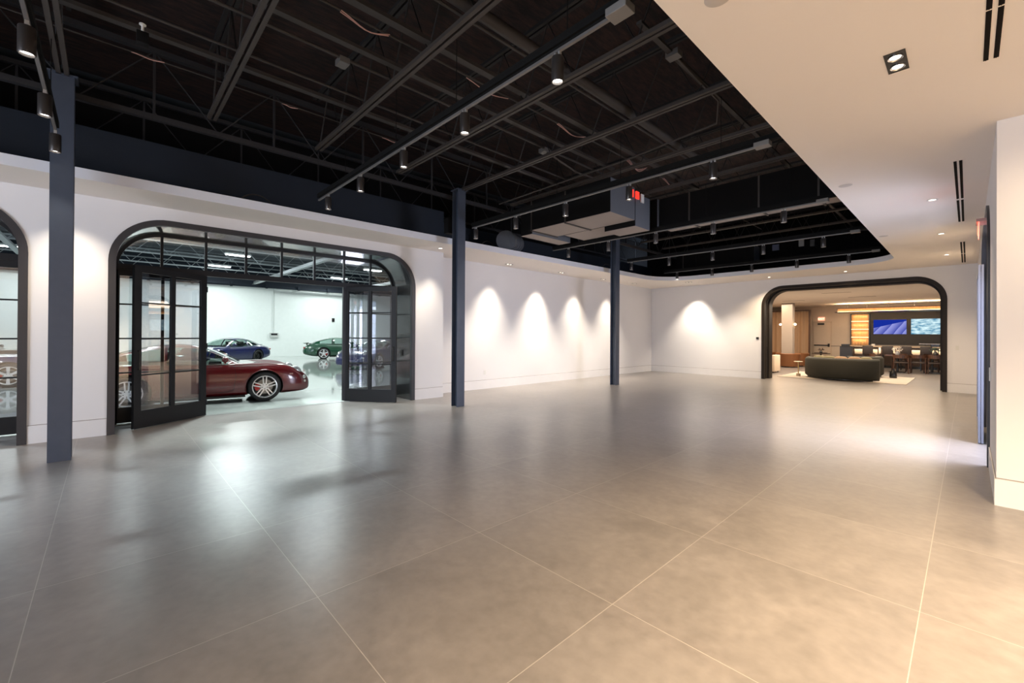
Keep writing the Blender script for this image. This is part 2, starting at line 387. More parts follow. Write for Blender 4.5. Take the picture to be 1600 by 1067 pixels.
# right wall with its arched doorway, and the return that faces the viewer
ARCH_D = arch(7.62, 11.10, 3.25, 0.72)
bm = bmesh.new(); prism(bm, wall_poly(5.98, 17.15, 3.60, [ARCH_D]), fnX(0.18, 1), 0, 0.85); struct(finish('wall_right', bm, WALL))
bm = bmesh.new(); box(bm, 1.03, 6.2, 5.98, 6.3, 0, 3.6); struct(finish('wall_right_return', bm, WALL))
bm = bmesh.new(); box(bm, 6.0, 6.2, -7, 5.98, 0, 3.6); struct(finish('wall_side', bm, WALL))
bm = bmesh.new(); box(bm, -9.8, 6.2, -7.2, -7.0, 0, 6.0); struct(finish('wall_behind', bm, WALL))
bm = bmesh.new(); box(bm, 6.0, 6.2, -7.2, 29.2, 3.6, 6.0); box(bm, 0.2, 6.2, 17.2, 17.4, 3.6, 6.0); struct(finish('wall_side_upper', bm, BLACKP))
# baseboards (tall flush base with a reveal line)
BASEM = mat('baseboard_paint', (0.79, 0.78, 0.785), 0.6)
GROOVE = mat('shadow_reveal', (0.30, 0.27, 0.25), 0.9)
bm = bmesh.new()
for y0, y1 in ((-7, -6.05), (-0.80, 0.0), (5.23, 6.02)): box(bm, -8.87, -8.858, y0+.002, y1-.002, 0, 0.245)
for y0, y1 in ((-7, -6.05), (-0.80, 0.0), (5.23, 6.02)): box(bm, -8.87, -8.866, y0+.002, y1-.002, 0.247, 0.255, mi=1)
struct(finish('baseboard_left', bm, [BASEM, GROOVE]))
bm = bmesh.new(); box(bm, -9.40, -9.388, 6.03, 17.14, 0, 0.245); box(bm, -9.40, -9.396, 6.03, 17.14, 0.247, 0.255, mi=1)
box(bm, -9.40, -8.862, 6.021, 6.032, 0, 0.245); struct(finish('baseboard_left_recess', bm, [BASEM, GROOVE]))
bm = bmesh.new()
for a, b_ in ((-9.38, -5.10), (-0.40, 0.17)):
    box(bm, a, b_, 17.138, 17.15, 0, 0.245); box(bm, a, b_, 17.146, 17.15, 0.247, 0.255, mi=1)
struct(finish('baseboard_far', bm, [BASEM, GROOVE]))
bm = bmesh.new()
for a, b_ in ((5.97, 7.62), (11.10, 17.13)):
    box(bm, 0.168, 0.18, a, b_, 0, 0.245); box(bm, 0.176, 0.18, a, b_, 0.247, 0.255, mi=1)
box(bm, 0.169, 6.0, 5.968, 5.98, 0, 0.245); box(bm, 0.18, 6.0, 5.976, 5.98, 0.247, 0.255, mi=1)
struct(finish('baseboard_right', bm, [BASEM, GROOVE]))

# plaster ceiling with the big rounded opening
OX0, OX1, OY0, OY1 = -7.94, -1.29, -4.2, 15.30
RL, RR = 1.25, 0.9
def slab(bm, x0, x1, y0, y1):
    box(bm, x0, x1, y0, y1, 3.55, 3.69)
bm = bmesh.new()
slab(bm, -9.5, OX0, -7, 17.15); slab(bm, OX1, 6.2, -7, 17.2); slab(bm, OX0, OX1, -7, OY0); slab(bm, OX0, OX1, OY1, 17.15)
def corner(cx, cy, r, sx):
    pts = [(cx, cy)]
    ox, oy = cx - sx*r, cy - r
    for i in range(17):
        t = PI/2*i/16; pts.append((ox + sx*r*math.cos(t), oy + r*math.sin(t)))
    return pts
prism(bm, corner(OX0, OY1, RL, -1), lambda u, v, d: (u, v, d), 3.55, 3.69)
prism(bm, corner(OX1, OY1, RR, 1), lambda u, v, d: (u, v, d), 3.55, 3.69)
bm.normal_update()
for f in bm.faces:
    if abs(f.normal.z) < 0.5: f.material_index = 1
struct(finish('ceiling', bm, [CEILM, FASCIA]))
bm = bmesh.new(); box(bm, -9.8, 6.2, -7.2, 17.4, 5.75, 5.9); struct(finish('ceiling_roof_deck', bm, deck_mat()))
bm = bmesh.new(); box(bm, -9.8, 3.2, 17.85, 29.2, 3.18, 3.3); struct(finish('ceiling_lounge', bm, mat('lounge_ceiling', (0.80, 0.72, 0.64), 0.8)))
bm = bmesh.new(); box(bm, -30.8, -9.8, -9.2, 20.2, 5.9, 6.0); struct(finish('ceiling_car_hall', bm, mat('car_hall_deck', (0.05, 0.062, 0.072), 0.6, noise=(3, 0.3))))
# lounge walls
LW = mat('lounge_plaster', (0.62, 0.52, 0.42), 0.8)
bm = bmesh.new(); box(bm, -9.8, 3.2, 29.0, 29.2, 0, 3.2); struct(finish('wall_lounge_far', bm, LW))
bm = bmesh.new(); box(bm, -9.9, -9.7, 17.85, 29.0, 0, 3.2); struct(finish('wall_lounge_left', bm, LW))
bm = bmesh.new(); box(bm, 3.0, 3.2, 17.85, 29.0, 0, 3.2); struct(finish('wall_lounge_right', bm, LW))
# car hall walls
GW = mat('car_hall_white', (0.76, 0.80, 0.78), 0.55)
bm = bmesh.new(); box(bm, -30.8, -30.6, -9, 20, 0, 4.4); struct(finish('wall_car_hall_far', bm, GW))
bm = bmesh.new(); box(bm, -30.8, -30.6, -9, 20, 4.4, 6.0); box(bm, -30.8, -9.8, 20, 20.2, 4.4, 6.0); box(bm, -30.8, -9.8, -9.2, -9.0, 4.4, 6.0); struct(finish('wall_car_hall_upper', bm, NAVY))
bm = bmesh.new(); box(bm, -30.8, -9.8, 20, 20.2, 0, 4.4); struct(finish('wall_car_hall_right', bm, GW))
bm = bmesh.new(); box(bm, -30.8, -9.8, -9.2, -9.0, 0, 4.4); struct(finish('wall_car_hall_left', bm, GW))

# ------------------------------------------------------------------ arched door sets
def inset(path, u0, u1, ztop, r, w, z0=0.0):
    return arch(u0+w, u1-w, ztop-w, max(r-w, 0.05), z0=z0)
def clip_arch_poly(u0, u1, ztop, r, a, b, zb):
    """outline of the part of the arch between u=a..b above zb"""
    def top(u):
        if u < u0+r: return ztop-r+math.sqrt(max(0, r*r-(u0+r-u)**2))
        if u > u1-r: return ztop-r+math.sqrt(max(0, r*r-(u-u1+r)**2))
        return ztop
    n = 12
    up = [(a+(b-a)*i/n, max(zb+0.002, top(a+(b-a)*i/n))) for i in range(n+1)]
    return [(a, zb)] + up + [(b, zb)]
def casing(name_parent, fn, u0, u1, ztop, r, depth, dw=0.09, cm=None):
    o_, i_ = arch(u0, u1, ztop, r), arch(u0+dw, u1-dw, ztop-dw, r-dw)
    bm = bmesh.new(); band(bm, o_, i_, fn, -0.025, 0.05)
    fr = finish('casing', bm, cm or BRONZE, name_parent, 40)
    o2, i2 = arch(u0+0.003, u1-0.003, ztop-0.003, r-0.003), arch(u0+dw-0.012, u1-dw+0.012, ztop-dw+0.012, r-dw+0.012)
    bm = bmesh.new(); band(bm, o2, i2, fn, 0.051, depth); finish('jamb_lining', bm, LINING if cm is None else cm, name_parent, 40)
def glazing(parent, fn, u0, u1, ztop, r, d0, bars, sides, zt=2.60):
    """transom lights, sidelights; d0 = depth of the glazing plane"""
    A, B = u0+0.078, u1-0.078; zt2 = zt+0.10; top = ztop-0.078; rr = r-0.078
    bm = bmesh.new()
    band(bm, arch(A, B, top, rr), arch(A+0.045, B-0.045, top-0.045, rr-0.045), fn, d0-0.03, d0+0.03)
    finish('glazing_frame', bm, FRAMEM, parent, 40)
    bm = bmesh.new()
    def bx(a, b, z0, z1, t=0.03): prism(bm, [(a, z0), (b, z0), (b, z1), (a, z1)], fn, d0-t, d0+t)
    bx(A, B, zt, zt2, 0.04); t_ = finish('transom_bar', bm, FRAMEM, parent)
    tops = clip_arch_poly
    for u in bars:
        bm = bmesh.new(); zz = clip_arch_poly(A, B, top, rr, u-0.02, u+0.02, zt2)
        prism(bm, zz, fn, d0-0.032, d0+0.032); finish('transom_muntin', bm, FRAMEM, parent)
    edges = [A+0.03] + list(bars) + [B-0.03]
    for a, b in zip(edges, edges[1:]):
        bm = bmesh.new(); prism(bm, clip_arch_poly(A+0.03, B-0.03, top-0.03, rr-0.03, a, b, zt2-0.01), fn, d0-0.003, d0+0.003); finish('transom_pane', bm, GLASS, parent)
    for a, b in sides:
        bm = bmesh.new()
        bx(a, a+0.06, 0.02, zt); bx(b-0.06, b, 0.02, zt); bx(a+.06, b-.06, 0.02, 0.28); bx(a+.06, b-.06, zt-0.10, zt)
        m = (a+b)/2; bx(m-0.022, m+0.022, 0.28, zt-0.10, 0.028)
        sl = finish('sidelight_frame', bm, FRAMEM, parent)
        bm = bmesh.new()
        for z in (0.86, 1.44, 2.02): bx(a+.06, b-.06, z-0.012, z+0.012, 0.02)
        finish('glazing_bar', bm, FRAMEM, sl)
        bm = bmesh.new(); prism(bm, [(a+.05, .27), (b-.05, .27), (b-.05, zt-.09), (a+.05, zt-.09)], fn, d0-0.003, d0+0.003); finish('sidelight_pane', bm, GLASS, sl)

def door_leaf(parent, hinge, ang, flip):
    """leaf 1.27 wide, local +x away from hinge"""
    bm = bmesh.new(); W, H = 1.27, 2.605
    T = 0.025
    def bx(a, b, z0, z1, t=T): box(bm, a, b, -t, t, z0, z1)
    bx(0, 0.11, 0.012, H); bx(W-0.11, W, 0.012, H); bx(0.11, W-0.11, 0.012, 0.29); bx(0.11, W-0.11, H-0.10, H); bx(W/2-0.035, W/2+0.035, 0.29, H-0.10)
    d = finish('door_leaf', bm, FRAMEM, parent); d.location = hinge; d.rotation_euler = (0, 0, ang)
    bm = bmesh.new()
    for z in (0.86, 1.44, 2.02): box(bm, 0.11, W-0.11, -0.016, 0.016, z-0.011, z+0.011)
    finish('glazing_bar', bm, FRAMEM, d)
    bm = bmesh.new(); box(bm, 0.10, W/2-0.03, -0.003, 0.003, 0.28, H-0.09); box(bm, W/2+0.03, W-0.10, -0.003, 0.003, 0.28, H-0.09); finish('door_pane', bm, GLASS, d)
    bm = bmesh.new()
    for s in (-1, 1): tube(bm, [(W-0.055, s*0.025, 0.95), (W-0.055, s*0.065, 0.95), (W-0.055, s*0.065, 1.25), (W-0.055, s*0.025, 1.25)], 0.009)
    finish('pull_handle', bm, BLK, d, 40)
    bm = bmesh.new()
    for z in (0.25, 1.3, 2.35): cyl(bm, (0.0, flip*0.03, z-0.05), (0.0, flip*0.03, z+0.05), 0.012, n=10)
    finish('hinge', bm, FRAMEM, d, 40)

main_door = struct(thing('door_1', 'wide arched glazed opening with double doors swung open to the car hall', 'door'))
casing(main_door, fnX(-8.87, -1), 0.0, 5.23, 3.35, 0.72, 0.93)
glazing(main_door, fnX(-8.87, -1), 0.0, 5.23, 3.35, 0.72, 0.90, [0.69, 1.33, 1.98, 2.62, 3.27, 3.92, 4.55], [(0.085, 1.33), (3.90, 5.145)])
def ang_of(a, b): return math.atan2(b[1]-a[1], b[0]-a[0])
h1, e1 = (-9.83, 1.335, 0), (-9.10, 0.295, 0)
h2, e2 = (-9.86, 3.935, 0), (-8.82, 4.715, 0)
door_leaf(main_door, (-9.77, 1.335, 0), ang_of(h1, e1), 1); door_leaf(main_door, (-9.79, 3.95, 0), ang_of(h2, e2), -1)
bm = bmesh.new(); box(bm, -9.36, -9.28, 5.128, 5.142, 1.02, 1.16, 0.003); finish('card_reader', bm, BLK, main_door)
bm = bmesh.new(); box(bm, -9.82, -9.68, 0.09, 5.14, 0, 0.004); finish('threshold', bm, mat('threshold_metal', (0.3, 0.31, 0.31), 0.35, 0.7), main_door)
left_door = struct(thing('door_2', 'second arched glazed opening, cut by the edge beside the first post', 'door'))
casing(left_door, fnX(-8.87, -1), -6.05, -0.80, 3.35, 0.72, 0.93)
glazing(left_door, fnX(-8.87, -1), -6.05, -0.80, 3.35, 0.72, 0.90, [-5.4, -4.75, -4.1, -3.45, -2.8, -2.13, -1.5], [(-5.96, -4.75), (-4.75, -3.43), (-3.43, -2.13), (-2.13, -0.885)])
far_door = struct(thing('door_3', 'arched cased opening through the far wall to the lounge', 'door'))
casing(far_door, fnY(17.15, 1), -5.10, -0.40, 3.30, 0.68, 0.30, 0.10, WARMBLK)
bm = bmesh.new(); band(bm, arch(-5.02, -0.48, 3.22, 0.60), arch(-4.95, -0.55, 3.15, 0.53), fnY(17.15, 1), 0.34, 0.70); finish('inner_lining', bm, WARMBLK, far_door, 40)
right_door = struct(thing('door_4', 'arched glazed doorway letting daylight in through the right wall', 'door'))
casing(right_door, fnX(0.18, 1), 7.62, 11.10, 3.25, 0.72, 0.84)
glazing(right_door, fnX(0.18, 1), 7.62, 11.10, 3.25, 0.72, 0.085, [8.45, 9.2, 10.1], [(9.2, 10.1), (10.1, 11.02)])

ALU = mat('pale_leaf_metal', (0.15, 0.16, 0.205), 0.35, 0.3)
bm = bmesh.new(); box(bm, 0.100, 0.125, 9.20, 9.26, 0.012, 2.6); box(bm, 0.131, 0.156, 9.20, 9.26, 0.012, 2.6); box(bm, 0.100, 0.156, 10.38, 10.44, 0.012, 2.6); box(bm, 0.100, 0.156, 9.26, 10.38, 0.012, 0.25); box(bm, 0.100, 0.156, 9.26, 10.38, 2.5, 2.6)
lf = finish('door_leaf', bm, ALU, right_door)
bm = bmesh.new(); box(bm, 0.125, 0.131, 9.26, 10.38, 0.25, 2.5); finish('door_pane', bm, GLASS, lf)

# ------------------------------------------------------------------ steel columns
def column(y, label, h=4.62):
    t = thing('steel_column', label, 'column', (-7.53, y, 0), 0, 'slate blue steel columns')
    bm = bmesh.new(); a = 0.10
    box(bm, a-0.014, a, -a, a, 0, h); finish('flange', bm, STEEL, t)
    bm = bmesh.new(); box(bm, -a, -a+0.014, -a, a, 0, h); finish('flange', bm, STEEL, t)
    bm = bmesh.new(); box(bm, -a+0.014, a-0.014, -0.006, 0.006, 0, h); finish('web', bm, STEEL, t)
    bm = bmesh.new(); box(bm, -a-0.03, a+0.03, -a-0.03, a+0.03, h, h+0.02); finish('cap_plate', bm, STEEL, t)
    return t
column(-0.41, 'slate steel column in front of the wall between the two glazed arches')
c2 = column(5.50, 'slate steel column beside the open right door leaf, white wall corner behind')
c3 = column(11.48, 'slate steel column in front of the lamp-washed white wall, farthest of three')
bm = bmesh.new(); box(bm, -0.25, -0.10, -0.14, 0.05, 3.72, 4.05, 0.005); tag(finish('junction_box', bm, BLACKP), 'black box mounted on the side of the middle steel column', 'electrical box').location = (-7.55, 5.44, 0)

# ------------------------------------------------------------------ roof joists, girders, purlins
def bent_bar(bm, p, r, n=4): tube(bm, p, r, n)
def joist_mesh():
    parts = {}
    bm = bmesh.new()
    for s in (-1, 1): box(bm, -7.5, 1.6, s*0.035-0.022, s*0.035+0.022, 4.62, 4.665)
    parts['bottom_chord'] = finish('bottom_chord', bm, TRUSS)
    bm = bmesh.new()
    for s in (-1, 1): box(bm, -7.6, 1.6, s*0.035-0.022, s*0.035+0.022, 5.50, 5.545)
    parts['top_chord'] = finish('top_chord', bm, TRUSSD)
    bm = bmesh.new(); pts = []; x = -7.45; k = 0
    while x < 1.6:
        pts.append((x, 0, 4.645 if k % 2 == 0 else 5.52)); x += 0.42; k += 1
    bent_bar(bm, pts, 0.013); parts['web_bar'] = finish('web_bar', bm, TRUSSD)
    return parts
jp = joist_mesh()
ORD = ['first', 'second', 'third', 'fourth', 'fifth', 'sixth', 'seventh', 'eighth', 'ninth', 'tenth', 'eleventh', 'twelfth', 'thirteenth', 'fourteenth', 'fifteenth']
JY = [-0.41 + 1.487*k for k in range(-2, 12)]
for i, y in enumerate(JY):
    t = thing('roof_joist', '', 'roof joist', (0, y, 0), 0, 'open web joists under the black roof deck')
    where = 'overhead behind the first column' if i < 2 else ('resting above the %s steel column' % {2: 'first', 6: 'middle', 10: 'farthest'}[i] if i in (2, 6, 10) else '%s row beyond the first column' % ORD[i-3])
    t['label'] = 'dark open web roof joist, ' + where
    for n_, o in jp.items():
        if i == 0: o.parent = t
        else:
            c = o.copy(); COL.objects.link(c); c.parent = t
t_extra = []
for xx, zz, lab in ((-7.75, 4.49, 'dark girder truss running along the tops of the steel columns'), (-10.1, 4.75, 'dark girder truss over the car hall behind the navy upper wall')):
    t = thing('girder_truss', lab, 'girder', (xx, 0, zz))
    bm = bmesh.new(); box(bm, -0.04, 0.04, -6.5, 16.9, 0, 0.07); finish('bottom_chord', bm, TRUSSM, t)
    bm = bmesh.new(); box(bm, -0.04, 0.04, -6.5, 16.9, 0.92, 0.99); finish('top_chord', bm, TRUSSM, t)
    bm = bmesh.new(); y = -6.3; k = 0; pts = []
    while y < 16.8: pts.append((0, y, 0.05 if k % 2 == 0 else 0.95)); y += 0.75; k += 1
    tube(bm, pts, 0.014, 5); finish('web_bar', bm, TRUSSM, t)
    for j in range(16):
        bm = bmesh.new(); yy = -5.55+1.5*j; box(bm, -0.015, 0.015, yy-0.015, yy+0.015, 0.07, 0.92); finish('web_post', bm, TRUSSM, t)
# bridging bars, conduits and pipes that run along Y just above the joist bottom chords
def run_y(name, label, cat, x, y0, y1, z, r, m=TRUSSB, square=False, group=None):
    bm = bmesh.new()
    if square: box(bm, x-r, x+r, y0, y1, z-r*0.5, z+r*0.5)
    else: cyl(bm, (x, y0, z), (x, y1, z), r, n=12)
    return tag(finish(name, bm, m, None, None if square else 40), label, cat, group)
run_y('bridging_beam', 'grey bridging beam crossing the joists nearest the columns', 'beam', -6.1, -5.5, 9.0, 4.80, 0.042, square=True)
run_y('conduit', 'thin conduit running beside the bridging beam nearest the columns', 'conduit', -5.78, -5.5, 10.5, 4.80, 0.016)
run_y('conduit', 'conduit with two junction boxes crossing the middle of the joists', 'conduit', -5.07, -5.5, 9.2, 4.80, 0.019)
run_y('bridging_beam', 'grey bridging beam beside the conduit with junction boxes', 'beam', -4.78, -5.5, 7.2, 4.80, 0.040, square=True)
run_y('conduit', 'dull red cable run lit in stretches across the joists', 'conduit', -4.33, -5.5, 14.5, 4.80, 0.012)
run_y('bridging_beam', 'dark bridging beam between the lit cable run and the sprinkler main', 'beam', -4.12, -5.5, 9.5, 4.80, 0.045, square=True)
run_y('conduit', 'conduit passing just left of the sprinkler main', 'conduit', -3.55, -5.5, 9.4, 4.80, 0.016)
run_y('sprinkler_pipe', 'thick sprinkler main pipe running away under the black deck', 'pipe', -3.40, -5.5, 8.2, 4.80, 0.065)
run_y('bridging_beam', 'bridging beam hidden deep behind the second track', 'beam', -2.35, 4.0, 16.0, 4.80, 0.03, square=True)
run_y('conduit', 'thin dark line running above the arched doors between column tops', 'conduit', -6.67, -5.5, 12.0, 4.81, 0.008)
def sag(name, label, x, y0, y1, z, d=0.05, m=PINK, n_=2):
    bm = bmesh.new()
    for k in range(n_):
        pts = [(x+0.03*k+0.01*math.sin(i), y0+(y1-y0)*i/8, z-d*(1+0.4*k)*math.sin(PI*i/8)) for i in range(9)]
        tube(bm, pts, 0.006, 5)
    return tag(finish(name, bm, m, None, 60), label, 'cable', 'loose cables coloured as if catching light above')
sag('sagging_cable', 'pair of pinkish cables sagging between joists above the first track', -4.33, 1.68, 2.2, 4.78)
sag('sagging_cable', 'pinkish cable sagging just past the first track line', -4.34, 3.27, 3.98, 4.78, n_=1)
sag('sagging_cable', 'pinkish cable sagging above the second track line', -4.33, 5.0, 5.66, 4.78, n_=2)
sag('sagging_cable', 'pale cables hanging loose above the big duct corner', -4.35, 6.95, 7.6, 4.80, 0.08, n_=3)
sag('sagging_cable', 'pale cables sagging beyond the big duct corner', -4.35, 8.35, 9.0, 4.80, 0.06, n_=2)
sag('sagging_cable', 'short pale cable near the first steel column', -6.67, 0.18, 0.48, 4.805, 0.01, n_=1)
sag('sagging_cable', 'short pale cable above the arched door opening', -6.68, 1.78, 1.99, 4.805, 0.01, n_=1)
sag('sagging_cable', 'short pale cable by the joist before the middle column', -6.68, 3.3, 3.65, 4.805, 0.01, n_=1)
def jbox(x, y, z, lab, s=0.075):
    bm = bmesh.new(); box(bm, x-s, x+s, y-s*0.8, y+s*0.8, z-0.035, z+0.035, 0.004); tag(finish('ceiling_junction_box', bm, mat('grey_box', (0.12, 0.115, 0.11), 0.5)), lab, 'electrical box')
jbox(-5.12, 2.02, 4.78, 'grey junction box on the conduit between the first two joists shown')
jbox(-5.12, 5.57, 4.78, 'grey junction box where the conduit meets the middle column joist')
jbox(-2.33, 4.73, 4.78, 'grey box at the start of a conduit near the plaster ceiling edge')
bm = bmesh.new(); tube(bm, [(-2.33, 4.8, 4.78), (-2.36, 6.1, 4.78), (-2.5, 6.4, 4.62), (-4.0, 6.45, 4.55), (-7.3, 6.45, 4.50)], 0.014, 8); tag(finish('conduit', bm, TRUSS, None, 40), 'thin conduit bending along the joist near the plaster ceiling edge', 'conduit')
bm = bmesh.new(); tube(bm, [(-5.07, 5.6, 4.74), (-5.05, 6.4, 4.6), (-5.1, 7.0, 4.66)], 0.016, 8); tag(finish('conduit', bm, TRUSS, None, 40), 'drooping conduit end above the big duct', 'conduit')
bm = bmesh.new(); box(bm, -6.05, -5.96, 0.2, 0.3, 4.60, 4.72, 0.004); cyl(bm, (-6.0, 0.25, 4.72), (-6.0, 0.25, 4.80), 0.012, mi=1); cyl(bm, (-6.0, 0.25, 4.80), (-6.0, 0.25, 4.81), 0.03, mi=1)
tag(finish('fire_sprinkler', bm, [BLACKP, WHITEP], None, 40), 'pale upright sprinkler head on a joist near the first column', 'sprinkler')

# ------------------------------------------------------------------ ducts
def duct(name, label, x0, x1, y0, y1, z0, z1, seams=(), sides=DUCT, cat='duct', under=DUCTB):
    t = thing(name, label, cat, ((x0+x1)/2, (y0+y1)/2, z0))
    hx, hy, h = (x1-x0)/2, (y1-y0)/2, z1-z0
    bm = bmesh.new(); box(bm, -hx, hx, -hy+0.002, hy, 0.0, h); finish('duct_body', bm, sides, t)
    bm = bmesh.new(); box(bm, -hx, hx-0.001, -hy-0.003, -hy+0.001, 0.0, h); finish('shaded_front', bm, BLACKP, t)  # front face away from the daylight, its shade put in as near-black colour
    bm = bmesh.new(); box(bm, -hx+.004, hx-.004, -hy+.004, hy-.004, -0.006, -0.0005); finish('underside_panel', bm, under, t)
    for s in seams:
        bm = bmesh.new(); a = s-(x0+x1)/2
        box(bm, a-0.015, a+0.015, -hy-0.015, hy+0.015, -0.03, -0.0065); box(bm, a-0.015, a+0.015, -hy-0.015, -hy, -0.03, h)
        finish('seam_flange', bm, TRUSS, t)
    return t
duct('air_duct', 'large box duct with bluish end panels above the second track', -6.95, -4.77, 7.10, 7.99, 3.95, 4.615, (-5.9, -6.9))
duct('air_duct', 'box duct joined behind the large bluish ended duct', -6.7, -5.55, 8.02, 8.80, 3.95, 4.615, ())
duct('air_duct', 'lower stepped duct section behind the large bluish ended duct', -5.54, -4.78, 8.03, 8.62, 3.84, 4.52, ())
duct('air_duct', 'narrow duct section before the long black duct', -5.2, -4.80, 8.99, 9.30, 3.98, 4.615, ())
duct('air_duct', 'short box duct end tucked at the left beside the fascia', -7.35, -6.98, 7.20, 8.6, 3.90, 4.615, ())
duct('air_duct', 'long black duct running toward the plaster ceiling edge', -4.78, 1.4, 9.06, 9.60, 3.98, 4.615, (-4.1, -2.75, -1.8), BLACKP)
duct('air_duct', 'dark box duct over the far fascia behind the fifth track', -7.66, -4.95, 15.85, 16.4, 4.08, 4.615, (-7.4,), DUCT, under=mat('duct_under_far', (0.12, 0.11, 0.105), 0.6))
bm = bmesh.new(); cyl(bm, (-8.6, 8.2, 4.05), (-8.2, 7.5, 3.98), 0.24, n=24)
for k in range(6):
    u = k/5; cyl(bm, (-8.6+0.4*u-0.01, 8.2-0.7*u, 4.05-0.07*u), (-8.6+0.4*u+0.01, 8.2-0.7*u-0.02, 4.05-0.07*u), 0.255, n=24)
tag(finish('round_duct', bm, DUCT, None, 30), 'round navy duct collar behind the middle column', 'duct')
def hoop(x, y, z, r, lab):
    bm = bmesh.new(); tube(bm, [(x, y+r*math.cos(t), z+r*math.sin(t)) for t in (PI*1.0*i/14 for i in range(15))], 0.012, 6); tag(finish('flex_hose', bm, TRUSS, None, 60), lab, 'hose')
hoop(-8.7, 7.3, 3.75, 0.25, 'curved dark hose arching over the fascia behind the middle column')
hoop(-8.6, 12.6, 3.7, 0.3, 'curved dark hose arching over the fascia behind the farthest column')
hoop(-2.35, 12.3, 4.66, 0.14, 'looped dark hose hanging under the deck near the plaster edge')
hoop(-8.6, 1.9, 3.68, 0.3, 'curved dark hose above the fascia over the arched doors')
# boxes and labels on the duct end and on the dark far wall
def plate(name, lab, cat, x0, x1, y0, y1, z0, z1, m): 
    bm = bmesh.new(); box(bm, x0, x1, y0, y1, z0, z1); tag(finish(name, bm, m), lab, cat)
REDM = mat('red_label', (0.75, 0.02, 0.015), 0.5, emit=(1, 0.05, 0.03), es=0.5)
plate('red_indicator', 'left red indicator panel on the duct end', 'sign', -4.768, -4.74, 7.80, 7.90, 4.40, 4.55, REDM)
plate('red_indicator', 'right red indicator panel next to the white label', 'sign', -4.768, -4.74, 8.00, 8.12, 4.40, 4.55, REDM)
plate('paper_label', 'white paper label on the duct beside the red indicators', 'label', -4.768, -4.745, 8.20, 8.32, 4.36, 4.54, WHITEP)
for (cx, cz, w, h, m, lab) in ((-5.28, 4.84, .08, .12, WHITEP, 'small white box high on the black far wall'), (-4.65, 4.66, .20, .20, mat('bluish_sheet', (0.25, 0.28, 0.42), 0.6), 'bluish sheet pinned high on the black far wall'),
                               (-3.88, 4.70, .15, .22, WHITEP, 'white panel box high on the black far wall'), (-3.57, 4.66, .12, .22, mat('grey_panel', (0.14, 0.14, 0.14), 0.5), 'grey panel box beside the white one on the black far wall')):
    plate('wall_box', lab, 'electrical box', cx-w/2, cx+w/2, 17.09, 17.149, cz-h/2, cz+h/2, m)

# ------------------------------------------------------------------ light tracks and spotlights
TY = [-0.45, 2.66, 5.78, 8.93, 12.05, 15.15]
TX0 = [-7.22, -7.75, -7.42, -7.85, -7.45, -7.80]
TN = ['nearest', 'second', 'third', 'fourth', 'fifth', 'farthest']
for i, (y, x0) in enumerate(zip(TY, TX0)):
    t = thing('light_track', '%s black ceiling track counting away from the viewer' % TN[i], 'light track', (0, y, 3.85), 0, 'suspended lighting tracks')
    x1 = -1.80
    bm = bmesh.new(); box(bm, x0, x1+0.35, -0.028, 0.028, 0.052, 0.115); finish('support_channel', bm, CHAN, t)
    bm = bmesh.new(); box(bm, x0, x1, -0.013, 0.013, 0.0, 0.022); finish('rail', bm, RAIL, t)
    bm = bmesh.new(); box(bm, x0+0.02, x1, -0.005, 0.005, 0.022, 0.052); finish('rail_clip', bm, CHAN, t)
    bm = bmesh.new(); box(bm, x1, x1+0.17, -0.062, 0.062, -0.01, 0.05, 0.006); finish('feed_box', bm, mat('feed_box_grey', (0.20, 0.19, 0.18), 0.5), t)
    for hx in (-6.6, -5.0, -3.7, -2.2):
        bm = bmesh.new(); cyl(bm, (hx, 0, 0.115), (hx, 0, 0.80), 0.004, n=6); finish('hanger_rod', bm, CHAN, t)
def lamp():
    t = thing('track_spotlight', '', 'spotlight', (0, 0, 0), 0, 'black cylinder spotlights on the tracks')
    bm = bmesh.new(); lathe(bm, [(0.0, -0.035), (0.030, -0.035), (0.047, -0.040), (0.050, -0.047), (0.050, -0.237), (0.048, -0.242), (0.042, -0.242), (0.037, -0.215)], n=28); finish('lamp_housing', bm, LAMPB, t, 35)
    bm = bmesh.new(); lathe(bm, [(0.0, -0.222), (0.0385, -0.222)], n=24); finish('lens', bm, LENS, t)
    bm = bmesh.new(); box(bm, -0.030, -0.014, -0.012, 0.012, -0.036, 0.0); box(bm, 0.014, 0.030, -0.012, 0.012, -0.036, 0.0); box(bm, -0.014, 0.014, -0.010, 0.010, -0.036, -0.030); finish('mount_clip', bm, mat('silver_clip', (0.6, 0.6, 0.6), 0.3, 0.6), t)
    return t
LX = [-7.30, -6.05, -4.80, -3.55, -2.30]
LN = ['column end', 'second from the column end', 'middle', 'second from the plaster ceiling end', 'plaster ceiling end']
proto = None
for i, y in enumerate(TY):
    for j, x in enumerate(LX):
        if i == 0 and j > 2: continue
        xx = x if not (i == 0 and j == 0) else -7.18
        if proto is None: proto = lamp(); l = proto
        else: l = dup(proto)
        l.location = (xx, y, 3.85)
        pos = {0: 'at the column end of', 1: 'second from the column end of', 2: 'in the middle of', 3: 'second from the feed box of', 4: 'nearest the feed box of'}[j]
        l['label'] = 'black cylinder spotlight %s the %s track' % (pos, TN[i])
        spot('spotlight_beam', (xx, y, 3.60), (xx, y, 0), 16, WARMW, 62, 0.7, 0.03)

